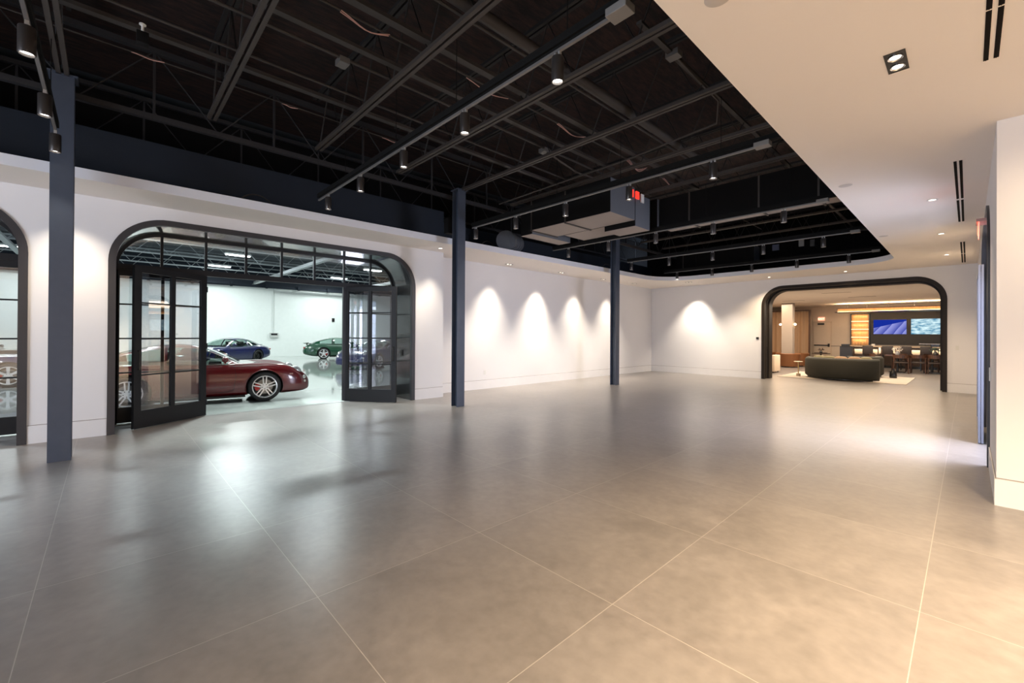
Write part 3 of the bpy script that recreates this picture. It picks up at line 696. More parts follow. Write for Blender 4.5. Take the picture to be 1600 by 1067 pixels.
# ------------------------------------------------------------------ recessed fixtures in the plaster ceiling
GLOW = mat('downlight_glow', (0.9, 0.85, 0.8), 0.4, emit=(1, 0.86, 0.68), es=4)
REFL = mat('downlight_reflector', (0.015, 0.012, 0.010), 0.25, 0.5)
def small_downlight(x, y, lab, grp='small round downlights in the plaster ceiling'):
    t = thing('downlight', lab, 'downlight', (x, y, 3.55), 0, grp)
    bm = bmesh.new(); lathe(bm, [(0.040, -0.0005), (0.062, -0.0005), (0.062, -0.006), (0.058, -0.007), (0.040, -0.005)], n=20); finish('trim_ring', bm, WHITEP, t, 40)
    bm = bmesh.new(); lathe(bm, [(0.0, -0.003), (0.040, -0.003)], n=16); finish('lens', bm, GLOW, t)
for x, y, lab in ((-0.36, 8.76, 'round downlight in the right ceiling opposite the daylit doorway'), (-0.36, 11.76, 'round downlight in the right ceiling, middle of the row of three'), (-0.36, 14.88, 'round downlight in the right ceiling nearest the far wall'),
                  (-2.60, 16.57, 'round downlight in the ceiling above the lounge arch, right one'), (-4.66, 16.43, 'round downlight in the ceiling above the lounge arch, left one'), (-8.47, 5.66, 'round downlight in the soffit just past the glazed doors')):
    small_downlight(x, y, lab)
def twin(x, y, lab, rz=0, L_=0.26, W_=0.10):
    t = thing('twin_downlight', lab, 'downlight', (x, y, 3.55), rz, 'rectangular twin downlights')
    bm = bmesh.new()
    box(bm, -W_/2-.006, W_/2+.006, -L_/2-.006, -L_/2, -0.004, -0.0005); box(bm, -W_/2-.006, W_/2+.006, L_/2, L_/2+.006, -0.004, -0.0005)
    box(bm, -W_/2-.006, -W_/2, -L_/2, L_/2, -0.004, -0.0005); box(bm, W_/2, W_/2+.006, -L_/2, L_/2, -0.004, -0.0005); box(bm, -W_/2, W_/2, -L_/2, L_/2, -0.002, -0.0005)
    finish('black_trough', bm, REFL, t)
    for s in (-1, 1):
        bm = bmesh.new(); lathe(bm, [(0.030, -0.003), (0.040, -0.006), (0.043, -0.010), (0.043, -0.0022)], c=(0, s*L_/4, 0), n=20); h = finish('lamp_head', bm, CHROME, t, 40)
        bm = bmesh.new(); lathe(bm, [(0.0, -0.004), (0.031, -0.004)], c=(0, s*L_/4, 0), n=16); finish('lens', bm, GLOW, h)
twin(-0.36, 4.17, 'big black rectangular twin downlight in the right ceiling near the viewer', 0, 0.30, 0.105)
for (x, y, lab) in ((-9.0, 8.35, 'twin downlight in the left soffit just past the middle column'), (-9.0, 10.65, 'twin downlight in the left soffit before the farthest column'), (-8.99, 12.94, 'twin downlight in the left soffit behind the farthest column'), (-8.9, 14.9, 'twin downlight in the left soffit nearest the far corner'), (-7.23, 15.95, 'twin downlight in the soffit over the far wall left of the lounge arch')):
    twin(x, y, lab, 0 if x < -8 else PI/2, 0.22, 0.09)
# recessed wall washers
WW = (1.0, 0.87, 0.70)
for (x, y, ax, ay, p) in ((-8.92, 8.0, -9.08, 7.85, 250), (-8.92, 9.95, -9.08, 9.8, 330), (-8.92, 11.85, -9.08, 11.7, 260), (-8.92, 13.8, -9.08, 13.7, 220)):
    spot('wall_washer', (x, y, 3.53), (ax, ay, 0.9), p, WW, 72, 1.0, 0.09)
spot('wall_washer', (-7.35, 16.55, 3.53), (-7.5, 16.95, 1.0), 300, WW, 78, 0.9, 0.08)
spot('wall_washer', (-8.47, 5.62, 3.53), (-8.60, 5.62, 1.0), 95, WW, 62, 0.9, 0.06)
spot('wall_washer', (-8.35, -0.35, 3.53), (-8.55, -0.35, 0.6), 38, WARM, 66, 0.8, 0.03)
for x, y in ((-0.36, 8.76), (-0.36, 11.76), (-0.36, 14.88), (-2.6, 16.57), (-4.66, 16.43)):
    spot('downlight_beam', (x, y, 3.53), (x, y, 0), 150, WARM, 130, 0.9, 0.03)
for x, y, p in ((-8.1, 7.4, 190), (-8.1, 9.9, 210), (-8.1, 12.4, 200), (-8.1, 13.9, 120), (-6.0, 16.0, 190), (-8.4, 4.8, 90), (-8.4, -0.4, 70)):
    spot('downlight_beam', (x, y, 3.53), (x+0.1, y, 0), p, WW, 96, 0.9, 0.04)
# linear slot diffusers
def slots(xa, xb, segs, lab):
    t = thing('slot_diffuser', lab, 'air vent', ((xa+xb)/2, (segs[0][0]+segs[-1][1])/2, 3.55)); c = t.location
    for X in (xa, xb):
        for a, b in segs:
            bm = bmesh.new(); box(bm, X-0.013-c.x, X+0.013-c.x, a-c.y, b-c.y, -0.003, -0.0005); box(bm, X-0.002-c.x, X+0.002-c.x, a-c.y, b-c.y, -0.006, -0.003); finish('slot', bm, mat('slot_black', (0.008, 0.006, 0.005), 0.8, spec=0.1), t)
slots(0.085, 0.135, [(2.9, 3.9), (3.92, 4.61)], 'black double slot diffuser in the ceiling nearest the viewer')
slots(-0.105, -0.06, [(7.02, 8.95), (9.05, 10.75)], 'black double slot diffuser in the ceiling beside the daylit doorway')
slots(-0.105, -0.06, [(13.08, 14.88), (14.96, 16.7)], 'black double slot diffuser in the ceiling near the far wall')
for x, y, lab in ((-1.12, 7.12, 'flush round speaker cover in the right ceiling near the dark opening'), (-1.16, 11.26, 'flush round speaker cover in the right ceiling farther along'), (-1.02, 2.62, 'flush round cover in the ceiling close above the viewer')):
    bm = bmesh.new(); lathe(bm, [(0.0, -0.003), (0.07, -0.003), (0.075, -0.0005)], c=(x, y, 3.55), n=24); tag(finish('ceiling_cover', bm, mat('cover_paint', (0.60, 0.56, 0.53), 0.6), None, 30), lab, 'ceiling speaker')

# ------------------------------------------------------------------ signs and wall devices
def text_mesh(s, size, depth=0.002):
    cu = bpy.data.curves.new('lettering', 'FONT'); cu.body = s; cu.size = size; cu.extrude = depth; cu.align_x = 'CENTER'; cu.align_y = 'CENTER'
    o = bpy.data.objects.new('lettering', cu); COL.objects.link(o)
    bpy.context.view_layer.update()
    me = bpy.data.meshes.new_from_object(o.evaluated_get(bpy.context.evaluated_depsgraph_get()))
    bpy.data.objects.remove(o); return me
REDGLOW = mat('exit_red', (0.9, 0.1, 0.06), 0.4, emit=(1, 0.10, 0.05), es=3.0)
t = thing('exit_sign', 'edge lit red exit sign bracketed above the daylit doorway', 'exit sign', (0.12, 8.5, 3.09))
bm = bmesh.new(); box(bm, -0.05, 0.058, -0.16, 0.16, -0.02, 0.02, 0.004); finish('bracket', bm, mat('sign_bracket', (0.35, 0.2, 0.18), 0.3, 0.5), t)
bm = bmesh.new(); box(bm, -0.028, -0.020, -0.155, 0.155, -0.21, -0.021); finish('acrylic_panel', bm, mat('sign_acrylic', (0.9, 0.35, 0.3), 0.3, emit=(1, 0.22, 0.14), es=0.9), t)
me = text_mesh('EXIT', 0.14); me.materials.append(REDGLOW); o = bpy.data.objects.new('lettering', me); COL.objects.link(o); o.parent = t; o.location = (-0.031, 0, -0.115); o.rotation_euler = (PI/2, 0, -PI/2)
spot('exit_glow', (0.10, 8.5, 3.05), (0.10, 8.5, 0), 0.8, (1, 0.1, 0.05), 150, 1, 0.05)
t = thing('exit_sign', 'small red exit sign over the lounge back door', 'exit sign', (-5.61, 28.97, 2.50))
bm = bmesh.new(); box(bm, -0.15, 0.15, -0.02, 0.028, -0.10, 0.10, 0.004); finish('sign_panel', bm, mat('sign_pale', (0.9, 0.4, 0.3), 0.4, emit=(1, 0.35, 0.2), es=0.6), t)
me = text_mesh('EXIT', 0.15); me.materials.append(mat('exit_letters', (0.9, 0.6, 0.5), 0.4, emit=(1, 0.65, 0.5), es=1.2)); o = bpy.data.objects.new('lettering', me); COL.objects.link(o); o.parent = t; o.location = (0, -0.023, 0); o.rotation_euler = (PI/2, 0, 0)
plate('fire_pull_station', 'red fire alarm pull station on the right wall past the doorway', 'fire alarm', 0.13, 0.179, 13.2, 13.33, 1.35, 1.50, mat('alarm_red', (0.5, 0.01, 0.01), 0.4))
plate('alarm_strobe', 'white alarm strobe on the right wall past the doorway', 'fire alarm', 0.13, 0.179, 13.15, 13.28, 2.35, 2.55, WHITEP)
plate('light_switch', 'small white switch plate on the far wall right of the lounge arch', 'light switch', -0.24, -0.17, 17.142, 17.149, 1.18, 1.30, WHITEP)
plate('thermostat', 'small dark thermostat on the far wall left of the lounge arch', 'thermostat', -5.27, -5.19, 17.13, 17.149, 1.42, 1.50, BLK)
plate('power_outlet', 'white power outlet low on the washed white wall past the middle column', 'outlet', -9.399, -9.392, 7.76, 7.83, 0.40, 0.52, WHITEP)
plate('door_release', 'grey metal plate on the right wall beside the doorway', 'switch', 0.165, 0.179, 7.3, 7.38, 1.05, 1.2, WHITEP)


# ------------------------------------------------------------------ cars
def interp(xs, ys, x):
    """monotone-ish Catmull interpolation; xs descending or ascending"""
    if xs[0] > xs[-1]: xs, ys = xs[::-1], ys[::-1]
    if x <= xs[0]: return ys[0]
    if x >= xs[-1]: return ys[-1]
    i = max(k for k in range(len(xs)-1) if xs[k] <= x)
    h = xs[i+1]-xs[i]; t = (x-xs[i])/h
    def slope(k):
        if k == 0: return (ys[1]-ys[0])/(xs[1]-xs[0])
        if k == len(xs)-1: return (ys[-1]-ys[-2])/(xs[-1]-xs[-2])
        a = (ys[k]-ys[k-1])/(xs[k]-xs[k-1]); b = (ys[k+1]-ys[k])/(xs[k+1]-xs[k])
        return 0 if a*b <= 0 else 2*a*b/(a+b)
    m0, m1 = slope(i)*h, slope(i+1)*h
    return (2*t**3-3*t**2+1)*ys[i] + (t**3-2*t**2+t)*m0 + (-2*t**3+3*t**2)*ys[i+1] + (t**3-t**2)*m1

BX = [2.22, 2.19, 2.10, 1.92, 1.60, 1.25, 0.90, 0.40, -0.10, -0.60, -1.10, -1.55, -1.90, -2.12, -2.20, -2.23]
BT = [0.42, 0.50, 0.57, 0.655, 0.745, 0.805, 0.86, 0.88, 0.885, 0.89, 0.91, 0.92, 0.86, 0.76, 0.66, 0.56]   # centre line height
BW = [0.50, 0.62, 0.72, 0.81, 0.875, 0.895, 0.885, 0.865, 0.865, 0.885, 0.925, 0.915, 0.865, 0.79, 0.72, 0.62]
BS = [0.40, 0.47, 0.58, 0.71, 0.835, 0.868, 0.865, 0.865, 0.87, 0.885, 0.90, 0.88, 0.82, 0.73, 0.64, 0.54]   # shoulder
BB = [0.25, 0.20, 0.17, 0.16, 0.15, 0.15, 0.15, 0.15, 0.15, 0.15, 0.15, 0.17, 0.22, 0.28, 0.34, 0.40]
GX = [0.80, 0.56, 0.26, 0.00, -0.34, -0.70, -1.10, -1.50, -1.88]
GZ = [0.86, 0.995, 1.155, 1.255, 1.295, 1.27, 1.19, 1.07, 0.90]
GC = [0.835, 0.955, 1.11, 1.195, 1.225, 1.19, 1.10, 0.99, 0.865]
GH = [0.66, 0.655, 0.62, 0.585, 0.565, 0.555, 0.53, 0.50, 0.47]
GB = [0.70, 0.765, 0.79, 0.79, 0.79, 0.785, 0.75, 0.67, 0.56]
GL = [0.83, 0.845, 0.86, 0.87, 0.88, 0.895, 0.91, 0.91, 0.86]

def wheel_bits(parent, style, side, x, y, rimm, cal):
    """tyre with rim, disc and caliper; side=+1 left (y>0), outer face toward side"""
    bm = bmesh.new(); R = 0.330; w = 0.115
    prof = [(0.245, -w), (0.262, -w-0.004), (0.300, -w), (0.322, -w+0.015), (R, -w+0.035), (R, w-0.035), (0.322, w-0.015), (0.300, w), (0.262, w+0.004), (0.245, w), (0.240, 0.0), (0.245, -w)]
    lathe(bm, prof, n=40, axis='Y'); ty = finish('wheel', bm, RUBBER, parent, 35); ty.location = (x, y, R)
    s = side
    bm = bmesh.new()
    lathe(bm, [(0.246, s*0.112), (0.250, s*0.118), (0.238, s*0.121), (0.228, s*0.108), (0.226, s*0.02), (0.230, -s*0.09)], n=40, axis='Y')
    def bar(a0, r0, a1, r1, w0, w1, y0=0.100, y1=0.112, d=0.022):
        p0 = Vector((math.cos(a0)*r0, 0, math.sin(a0)*r0)); p1 = Vector((math.cos(a1)*r1, 0, math.sin(a1)*r1))
        t = (p1-p0).normalized(); nrm = Vector((-t.z, 0, t.x))
        q = []
        for p, ww, yy in ((p0, w0, y0), (p1, w1, y1)):
            for sg in (-1, 1):
                for dd in (0, d): q.append(bm.verts.new((p.x+nrm.x*sg*ww, s*(yy-dd), p.z+nrm.z*sg*ww)))
        for f in ((0, 1, 3, 2), (4, 6, 7, 5), (0, 4, 5, 1), (2, 3, 7, 6), (0, 2, 6, 4), (1, 5, 7, 3)): bm.faces.new([q[i] for i in f])
    if style == 'double':
        for k in range(5):
            a = PI/2 + 2*PI*k/5
            for sg in (-1, 1): bar(a+sg*0.42, 0.062, a+sg*0.15, 0.232, 0.014, 0.010)
    elif style == 'six':
        for k in range(6): bar(PI/2+PI*k/3, 0.04, PI/2+PI*k/3, 0.232, 0.022, 0.038)
    else:
        for k in range(5): bar(PI/2+2*PI*k/5, 0.04, PI/2+2*PI*k/5, 0.232, 0.026, 0.030)
    lathe(bm, [(0.0, s*0.106), (0.028, s*0.106), (0.034, s*0.100), (0.075, s*0.098), (0.080, s*0.07)], n=24, axis='Y')
    finish('rim', bm, rimm, ty, 30)
    bm = bmesh.new()
    for k in range(5):
        a = PI/2+2*PI*(k+0.5)/5; c = (math.cos(a)*0.055, s*0.095, math.sin(a)*0.055); cyl(bm, c, (c[0], s*0.1005, c[2]), 0.010, n=8)
    finish('lug_nut', bm, BLK, ty)
    bm = bmesh.new(); cyl(bm, (0, s*0.03, 0), (0, s*0.045, 0), 0.165, n=32); finish('brake_disc', bm, mat('disc_steel', (0.22, 0.22, 0.22), 0.35, 0.9), ty, 30)
    bm = bmesh.new(); cyl(bm, (0, s*-0.10, 0), (0, s*0.0, 0), 0.224, n=32); finish('hub_backing', bm, INTER, ty, 30)
    bm = bmesh.new(); a0 = PI if x > 0 else 0
    pts = [(math.cos(a0+t)*r_, math.sin(a0+t)*r_) for t, r_ in [(-0.5, 0.185), (-0.25, 0.195), (0, 0.198), (0.25, 0.195), (0.5, 0.185), (0.45, 0.11), (0, 0.10), (-0.45, 0.11)]]
    prism(bm, pts, lambda u, v, d: (u, s*d, v), 0.02, 0.082); finish('brake_caliper', bm, cal, ty)

def car(label, loc, rz, color, rim='double', rimm=None, cal=None, wing=False, front_style='round', metal=0.0, name='sports_car'):
    rimm = rimm or RIMS; cal = cal or REDB
    key = '%s_%d' % ('paint', int(color[0]*999)*7+int(color[2]*999))
    paint = mat(key, color, 0.28, metal, 0.5, noise=(40, 0.03), coat=1.0)
    t = thing(name, label, 'car', loc, rz, 'sports coupes parked in the car hall')
    # body shell
    N = 56; M = 10
    xs = [2.22 - 4.45*(0.5-0.5*math.cos(PI*i/(N-1))) if i in (0, N-1) else 2.22 - 4.45*i/(N-1) for i in range(N)]
    xs = sorted(set(xs + [2.205, 2.18, -2.215, -2.19]), reverse=True)
    bm = bmesh.new(); rings = []
    for x in xs:
        zt, w, sh, zb = (interp(BX, A, x) for A in (BT, BW, BS, BB))
        hgt = max(sh-zb, 0.05)
        sec = [(0, zb), (0.5*w, zb), (0.84*w, zb+0.005), (0.955*w, zb+0.10*hgt), (0.990*w, zb+0.24*hgt), (1.0*w, zb+0.42*hgt), (0.997*w, zb+0.58*hgt), (0.975*w, zb+0.76*hgt),
               (0.940*w, zb+0.88*hgt), (0.885*w, zb+0.965*hgt), (0.80*w, sh), (0.70*w, sh*0.985+zt*0.015-0.004), (0.55*w, 0.5*sh+0.5*zt-0.010), (0.30*w, 0.15*sh+0.85*zt), (0, zt)]
        # front bumper undercut
        ring = [bm.verts.new((x, y_, z_)) for y_, z_ in sec] + [bm.verts.new((x, -y_, z_)) for y_, z_ in sec[-2:0:-1]]
        rings.append(ring)
    n = len(rings[0])
    for A, B in zip(rings, rings[1:]):
        for i in range(n): bm.faces.new((A[i], A[(i+1) % n], B[(i+1) % n], B[i]))
    bm.faces.new(rings[0]); bm.faces.new(rings[-1][::-1])
    body = finish('body', bm, paint, t, 50)
    # cut the wheel arches
    bc = bmesh.new()
    for ax, rr in ((1.25, 0.372), (-1.10, 0.380)):
        for s in (-1, 1): cyl(bc, (ax, s*0.60, 0.335), (ax, s*1.2, 0.335), rr, n=48)
    cut = finish('cutter', bc, INTER)
    md = body.modifiers.new('arches', 'BOOLEAN'); md.operation = 'DIFFERENCE'; md.solver = 'EXACT'; md.object = cut
    body.data.materials.append(INTER)
    t.location = (0, 0, 0); t.rotation_euler = (0, 0, 0); bpy.context.view_layer.update()
    me = bpy.data.meshes.new_from_object(body.evaluated_get(bpy.context.evaluated_depsgraph_get()))
    body.modifiers.clear(); body.data = me; bpy.data.objects.remove(cut)
    # black inside of the wheel wells and cabin tub
    for p in me.polygons:
        c = p.center
        for ax in (1.25, -1.10):
            if math.hypot(c.x-ax, c.z-0.335) < 0.385 and abs(c.y) < 0.93 and (abs(p.normal.y) > 0.9 and abs(c.y) < 0.63 or abs(math.hypot(c.x-ax, c.z-0.335)-0.376) < 0.012 and abs(p.normal.y) < 0.15): p.material_index = len(me.materials)-1
        if -1.5 < c.x < 0.46 and abs(c.y) < 0.64 and c.z > 0.8 and p.normal.z > 0.6: p.material_index = len(me.materials)-1
    me.polygons.foreach_set('use_smooth', [True]*len(me.polygons)); me.set_sharp_from_angle(angle=math.radians(32))
    dg = bpy.context.evaluated_depsgraph_get(); bvh = BVHTree.FromPolygons([v.co.copy() for v in me.vertices], [tuple(p.vertices) for p in me.polygons])
    def side(x, z, s=1):
        h = bvh.ray_cast(Vector((x, s*2.0, z)), Vector((0, -s, 0))); return h[0] if h[0] else Vector((x, s*0.88, z))
    def topz(x, y):
        h = bvh.ray_cast(Vector((x, y, 3.0)), Vector((0, 0, -1))); return h[0] if h[0] else Vector((x, y, 0.8))
    # greenhouse
    K = 34; gx = [0.80 - (0.80+1.88)*i/(K-1) for i in range(K)]
    bm = bmesh.new(); gr = []
    for x in gx:
        z, c, hh, hb, bl = (interp(GX, A, x) for A in (GZ, GC, GH, GB, GL))
        sec = [(hb, bl-0.02), (hb*0.62+hh*0.38+0.008, bl*0.62+c*0.38), (hb*0.25+hh*0.75+0.012, bl*0.25+c*0.75), (hh, c), (hh*0.90, c+(z-c)*0.42), (hh*0.62, c+(z-c)*0.78), (hh*0.3, c+(z-c)*0.96), (0, z)]
        full = sec + [(-a, b) for a, b in sec[-2::-1]]
        gr.append([bm.verts.new((x, a, b)) for a, b in full])
    n = len(gr[0]); gl = {'side': [], 'wind': [], 'rear': []}
    for i in range(K-1):
        xm = (gx[i]+gx[i+1])/2
        for j in range(n-1):
            f = bm.faces.new((gr[i][j], gr[i][j+1], gr[i+1][j+1], gr[i+1][j])); f.smooth = True
            jj = min(j, n-2-j)
            if jj <= 2 and -1.28 < xm < 0.52: 
                if not (-0.62 < xm < -0.52): gl['side'].append(f)
            elif jj >= 3 and xm > 0.04: gl['wind'].append(f)
            elif jj >= 4 and -1.62 < xm < -0.80: gl['rear'].append(f)
    split = {}
    for key_, fs in gl.items():
        bmesh.ops.inset_region(bm, faces=fs, thickness=0.022 if key_ != 'wind' else 0.03, depth=-0.002, use_boundary=True)
        split[key_] = [f for f in fs if f.is_valid]
    # separate the glass
    for key_, nm in (('side', 'side_window'), ('wind', 'windshield'), ('rear', 'rear_window')):
        groups = {}
        for f in split[key_]:
            c = f.calc_center_median()
            groups.setdefault((c.y > 0, c.x > -0.57) if key_ == 'side' else 0, []).append(f)
        for fs in groups.values():
            g2 = bmesh.new(); mp = {}
            for f in fs:
                vs = []
                for v in f.verts:
                    if v not in mp: mp[v] = g2.verts.new(v.co)
                    vs.append(mp[v])
                g2.faces.new(vs)
            finish(nm, g2, CARGLASS, t, 60)
    for key_ in split: bmesh.ops.delete(bm, geom=[f for f in split[key_] if f.is_valid], context='FACES')
    ro = finish('roof', bm, paint, t, 50)
    # details
    for s in (-1, 1):
        c = side(1.93, 0.62, s)
        bm = bmesh.new(); bmesh.ops.create_uvsphere(bm, u_segments=20, v_segments=12, radius=0.5)
        bmesh.ops.scale(bm, vec=(0.26, 0.17, 0.20), verts=bm.verts); bmesh.ops.rotate(bm, cent=(0, 0, 0), matrix=Matrix.Rotation(math.radians(35), 3, 'Y'), verts=bm.verts)
        bmesh.ops.translate(bm, vec=(1.905, s*0.655, 0.665), verts=bm.verts); hl = finish('headlight', bm, mat('headlight_glass', (0.55, 0.57, 0.58), 0.06, 0.6), t, 60)
        bm = bmesh.new(); q = side(2.07, 0.50, s); bmesh.ops.create_uvsphere(bm, u_segments=14, v_segments=10, radius=0.045, matrix=Matrix.Translation((q.x+0.01, q.y-s*0.02, 0.50))); box(bm, q.x-0.06, q.x+0.05, q.y-s*0.02-0.03, q.y-s*0.02+0.03, 0.38, 0.43, 0.006); finish('running_light', bm, mat('running_light_glass', (0.7, 0.7, 0.7), 0.1, 0.3), t)
        # mirror
        bm = bmesh.new(); bmesh.ops.create_uvsphere(bm, u_segments=16, v_segments=10, radius=0.5); bmesh.ops.scale(bm, vec=(0.13, 0.22, 0.14), verts=bm.verts)
        bmesh.ops.translate(bm, vec=(0.50, s*0.93, 0.965), verts=bm.verts); tube(bm, [(0.50, s*0.78, 0.88), (0.50, s*0.88, 0.93)], 0.018, 8); finish('door_mirror', bm, paint, t, 50)
        for ax, rr in ((1.25, 0.378), (-1.10, 0.386)):
            lip = [side(ax+math.cos(a)*rr, max(0.20, 0.335+math.sin(a)*rr), s) for a in (math.radians(-18+216*k/28) for k in range(29))]
            bm = bmesh.new(); tube(bm, lip, 0.011, 6); finish('arch_lip', bm, paint, t, 60)
        # door line and handle
        bm = bmesh.new(); loop = [(0.66, 0.84), (0.70, 0.62), (0.66, 0.30), (0.55, 0.25), (-0.30, 0.25), (-0.42, 0.32), (-0.56, 0.62), (-0.60, 0.85)]
        pts = []
        for (a, b), (c_, d_) in zip(loop, loop[1:]):
            for k in range(5): pts.append(side(a+(c_-a)*k/5, b+(d_-b)*k/5, s))
        tube(bm, pts, 0.0045, 4); finish('door_seam', bm, INTER, t)
        bm = bmesh.new(); q = side(-0.40, 0.73, s); box(bm, q.x-0.10, q.x+0.10, min(q.y, q.y+s*0.028), max(q.y, q.y+s*0.028), 0.715, 0.745, 0.008); finish('door_handle', bm, paint, t)
        # side air vent and repeaters
        bm = bmesh.new(); q = side(-2.12, 0.70, s); box(bm, -2.21, -2.05, s*0.62-0.12, s*0.62+0.12, 0.64, 0.71, 0.01); finish('tail_light', bm, mat('tail_red', (0.35, 0.01, 0.01), 0.2), t)
        bm = bmesh.new(); q = side(1.78, 0.60, s); box(bm, 1.73, 1.83, min(q.y, q.y+s*0.006), max(q.y, q.y+s*0.006), 0.585, 0.61); finish('side_marker', bm, mat('marker_amber', (0.5, 0.3, 0.25), 0.3), t)
        bm = bmesh.new(); box(bm, -0.78, 0.88, s*0.70-0.12, s*0.70+0.12, 0.115, 0.16, 0.01); finish('side_sill', bm, INTER, t)
        # seats
        bm = bmesh.new(); box(bm, -0.62, -0.44, s*0.36-0.24, s*0.36+0.24, 0.55, 0.93, 0.05); box(bm, -0.60, -0.48, s*0.36-0.13, s*0.36+0.13, 0.92, 1.10, 0.04); finish('seat', bm, INTER, t, 50)
        for ax in (1.25, -1.10): wheel_bits(t, rim, s, ax, s*(0.775 if ax > 0 else 0.795), rimm, cal)
    bm = bmesh.new(); box(bm, 0.20, 0.44, -0.64, 0.64, 0.80, 0.92, 0.03)
    sw = [(0.16+0.05*math.sin(a), 0.36+0.17*math.cos(a), 0.90+0.16*math.sin(a)) for a in (2*PI*i/20 for i in range(21))]; tube(bm, sw, 0.014, 6); finish('dashboard', bm, INTER, t, 50)
    bm = bmesh.new(); 
    for y0, y1 in ((-0.62, -0.30), (-0.24, 0.24), (0.30, 0.62)): box(bm, 2.06 if abs(y0+y1) > 0.1 else 2.12, 2.195 if abs(y0+y1) > .1 else 2.235, y0, y1, 0.24, 0.36, 0.02)
    finish('front_intake', bm, INTER, t)
    bm = bmesh.new(); box(bm, -2.24, -2.14, -0.45, 0.45, 0.42, 0.54, 0.02); finish('rear_plate_recess', bm, INTER, t)
    bm = bmesh.new(); box(bm, -1.98, -1.70, -0.42, 0.42, 0.905, 0.925, 0.004); finish('engine_grille', bm, INTER, t)
    for s in (-1, 1):
        bm = bmesh.new(); tube(bm, [(0.79, s*0.05+0.12, 0.885), (0.66, s*0.30+0.12, 0.955), (0.58, s*0.42+0.12, 0.995)], 0.007, 4); finish('wiper', bm, BLK, t)
    if wing:
        bm = bmesh.new(); prism(bm, [(-2.24, 0.955), (-1.92, 0.985), (-1.90, 0.960), (-2.12, 0.915)], lambda u, v, d: (u, d, v), -0.62, 0.62)
        box(bm, -2.06, -1.98, -0.5, -0.44, 0.84, 0.95); box(bm, -2.06, -1.98, 0.44, 0.5, 0.84, 0.95); finish('rear_spoiler', bm, paint, t)
    t.location = loc; t.rotation_euler = (0, 0, rz)
    return t
def car_at(label, fw, rw=None, heading=None, side_=-1, **kw):
    """fw: ground point of front wheel on the seen side (side -1 = right), heading angle"""
    a = math.atan2(fw[1]-rw[1], fw[0]-rw[0]) if rw else heading
    lx, ly = (1.25 if rw or kw.pop('front', True) else -1.10), side_*0.85
    x = fw[0]-(lx*math.cos(a)-ly*math.sin(a)); y = fw[1]-(lx*math.sin(a)+ly*math.cos(a))
    return car(label, (x, y, 0), a, **kw)
car_at('dark red coupe with silver double spoke wheels just inside the open arched doors', (-10.96, 2.61), (-11.33, 0.28), side_=-1, color=(0.125, 0.002, 0.005))
def place_by(label, wheel, lx, ly, a, **kw):
    x = wheel[0]-(lx*math.cos(a)-ly*math.sin(a)); y = wheel[1]-(lx*math.sin(a)+ly*math.cos(a))
    return car(label, (x, y, 0), a, **kw)
place_by('royal blue coupe with black wheels parked behind the dark red car', (-25.4, 5.72), -1.10, 0.87, math.radians(-52), color=(0.001, 0.004, 0.060), rim='double', rimm=RIMB, cal=RIMB, metal=0.0)
place_by('green coupe with silver wheels and a small tail spoiler by the white wall', (-26.4, 9.42), -1.10, -0.87, math.radians(72), color=(0.002, 0.050, 0.022), rim='five', wing=True, metal=0.0)
place_by('deep blue coupe seen mostly through the glass of the right door leaf', (-17.7, 8.65), 1.25, 0.85, math.radians(-62), color=(0.001, 0.004, 0.075), rim='five', metal=0.0)
place_by('black coupe with six spoke silver wheels behind the second arched opening', (-18.1, -1.98), 1.25, -0.85, math.radians(92), color=(0.010, 0.012, 0.012), rim='six', metal=0.0)
place_by('dark coupe far behind the red car, seen through the left glass panel', (-24.2, -2.6), 1.25, -0.85, math.radians(80), color=(0.05, 0.045, 0.04), rim='five', metal=0.0)

# ------------------------------------------------------------------ car hall roof and wall items
k = 0
for X, lab in ((-13.2, 'pale open web truss nearest the arched doors in the car hall'), (-16.4, 'pale open web truss second from the arched doors in the car hall'), (-19.6, 'pale open web truss third from the arched doors in the car hall'), (-22.8, 'pale open web truss fourth from the arched doors in the car hall'), (-26.0, 'pale open web truss fifth from the arched doors in the car hall'), (-29.0, 'pale open web truss against the far wall of the car hall')):
    t = thing('hall_truss', lab, 'truss', (X, 5.5, 4.75), 0, 'pale open web trusses over the cars')
    bm = bmesh.new(); box(bm, -0.04, 0.04, -14.2, 14.2, 0, 0.05); finish('bottom_chord', bm, TRUSSL, t)
    bm = bmesh.new(); box(bm, -0.04, 0.04, -14.2, 14.2, 0.62, 0.67); finish('top_chord', bm, TRUSSL, t)
    bm = bmesh.new(); pts = [(0, -14.1+0.55*i, 0.03 if i % 2 else 0.64) for i in range(52)]; tube(bm, pts, 0.016, 5); finish('web_bar', bm, TRUSSL, t)
for Y, lab in ((6.6, 'wide pale steel beam crossing the car hall roof above the blue car'), (12.6, 'wide pale steel beam crossing the car hall roof above the green car'), (-2.5, 'wide pale steel beam crossing the car hall roof above the black car')):
    bm = bmesh.new(); box(bm, -30.5, -10.4, Y-0.09, Y+0.09, 4.55, 4.57); box(bm, -30.5, -10.4, Y-0.008, Y+0.008, 4.57, 4.73); tag(finish('roof_beam', bm, TRUSSL), lab, 'beam', 'wide pale beams of the car hall roof')
for i in range(9):
    bm = bmesh.new(); X = -12.0-2.1*i; box(bm, X-0.05, X+0.05, -8.9, 19.9, 5.62, 5.80); tag(finish('roof_purlin', bm, mat('purlin_grey', (0.16, 0.18, 0.19), 0.5)), 'dark grey purlin under the car hall deck, %s from the doors' % ORD[i], 'purlin', 'purlins of the car hall roof')
HB = mat('high_bay_glow', (1, 1, 1), 0.3, emit=(0.95, 1.0, 1.0), es=14)
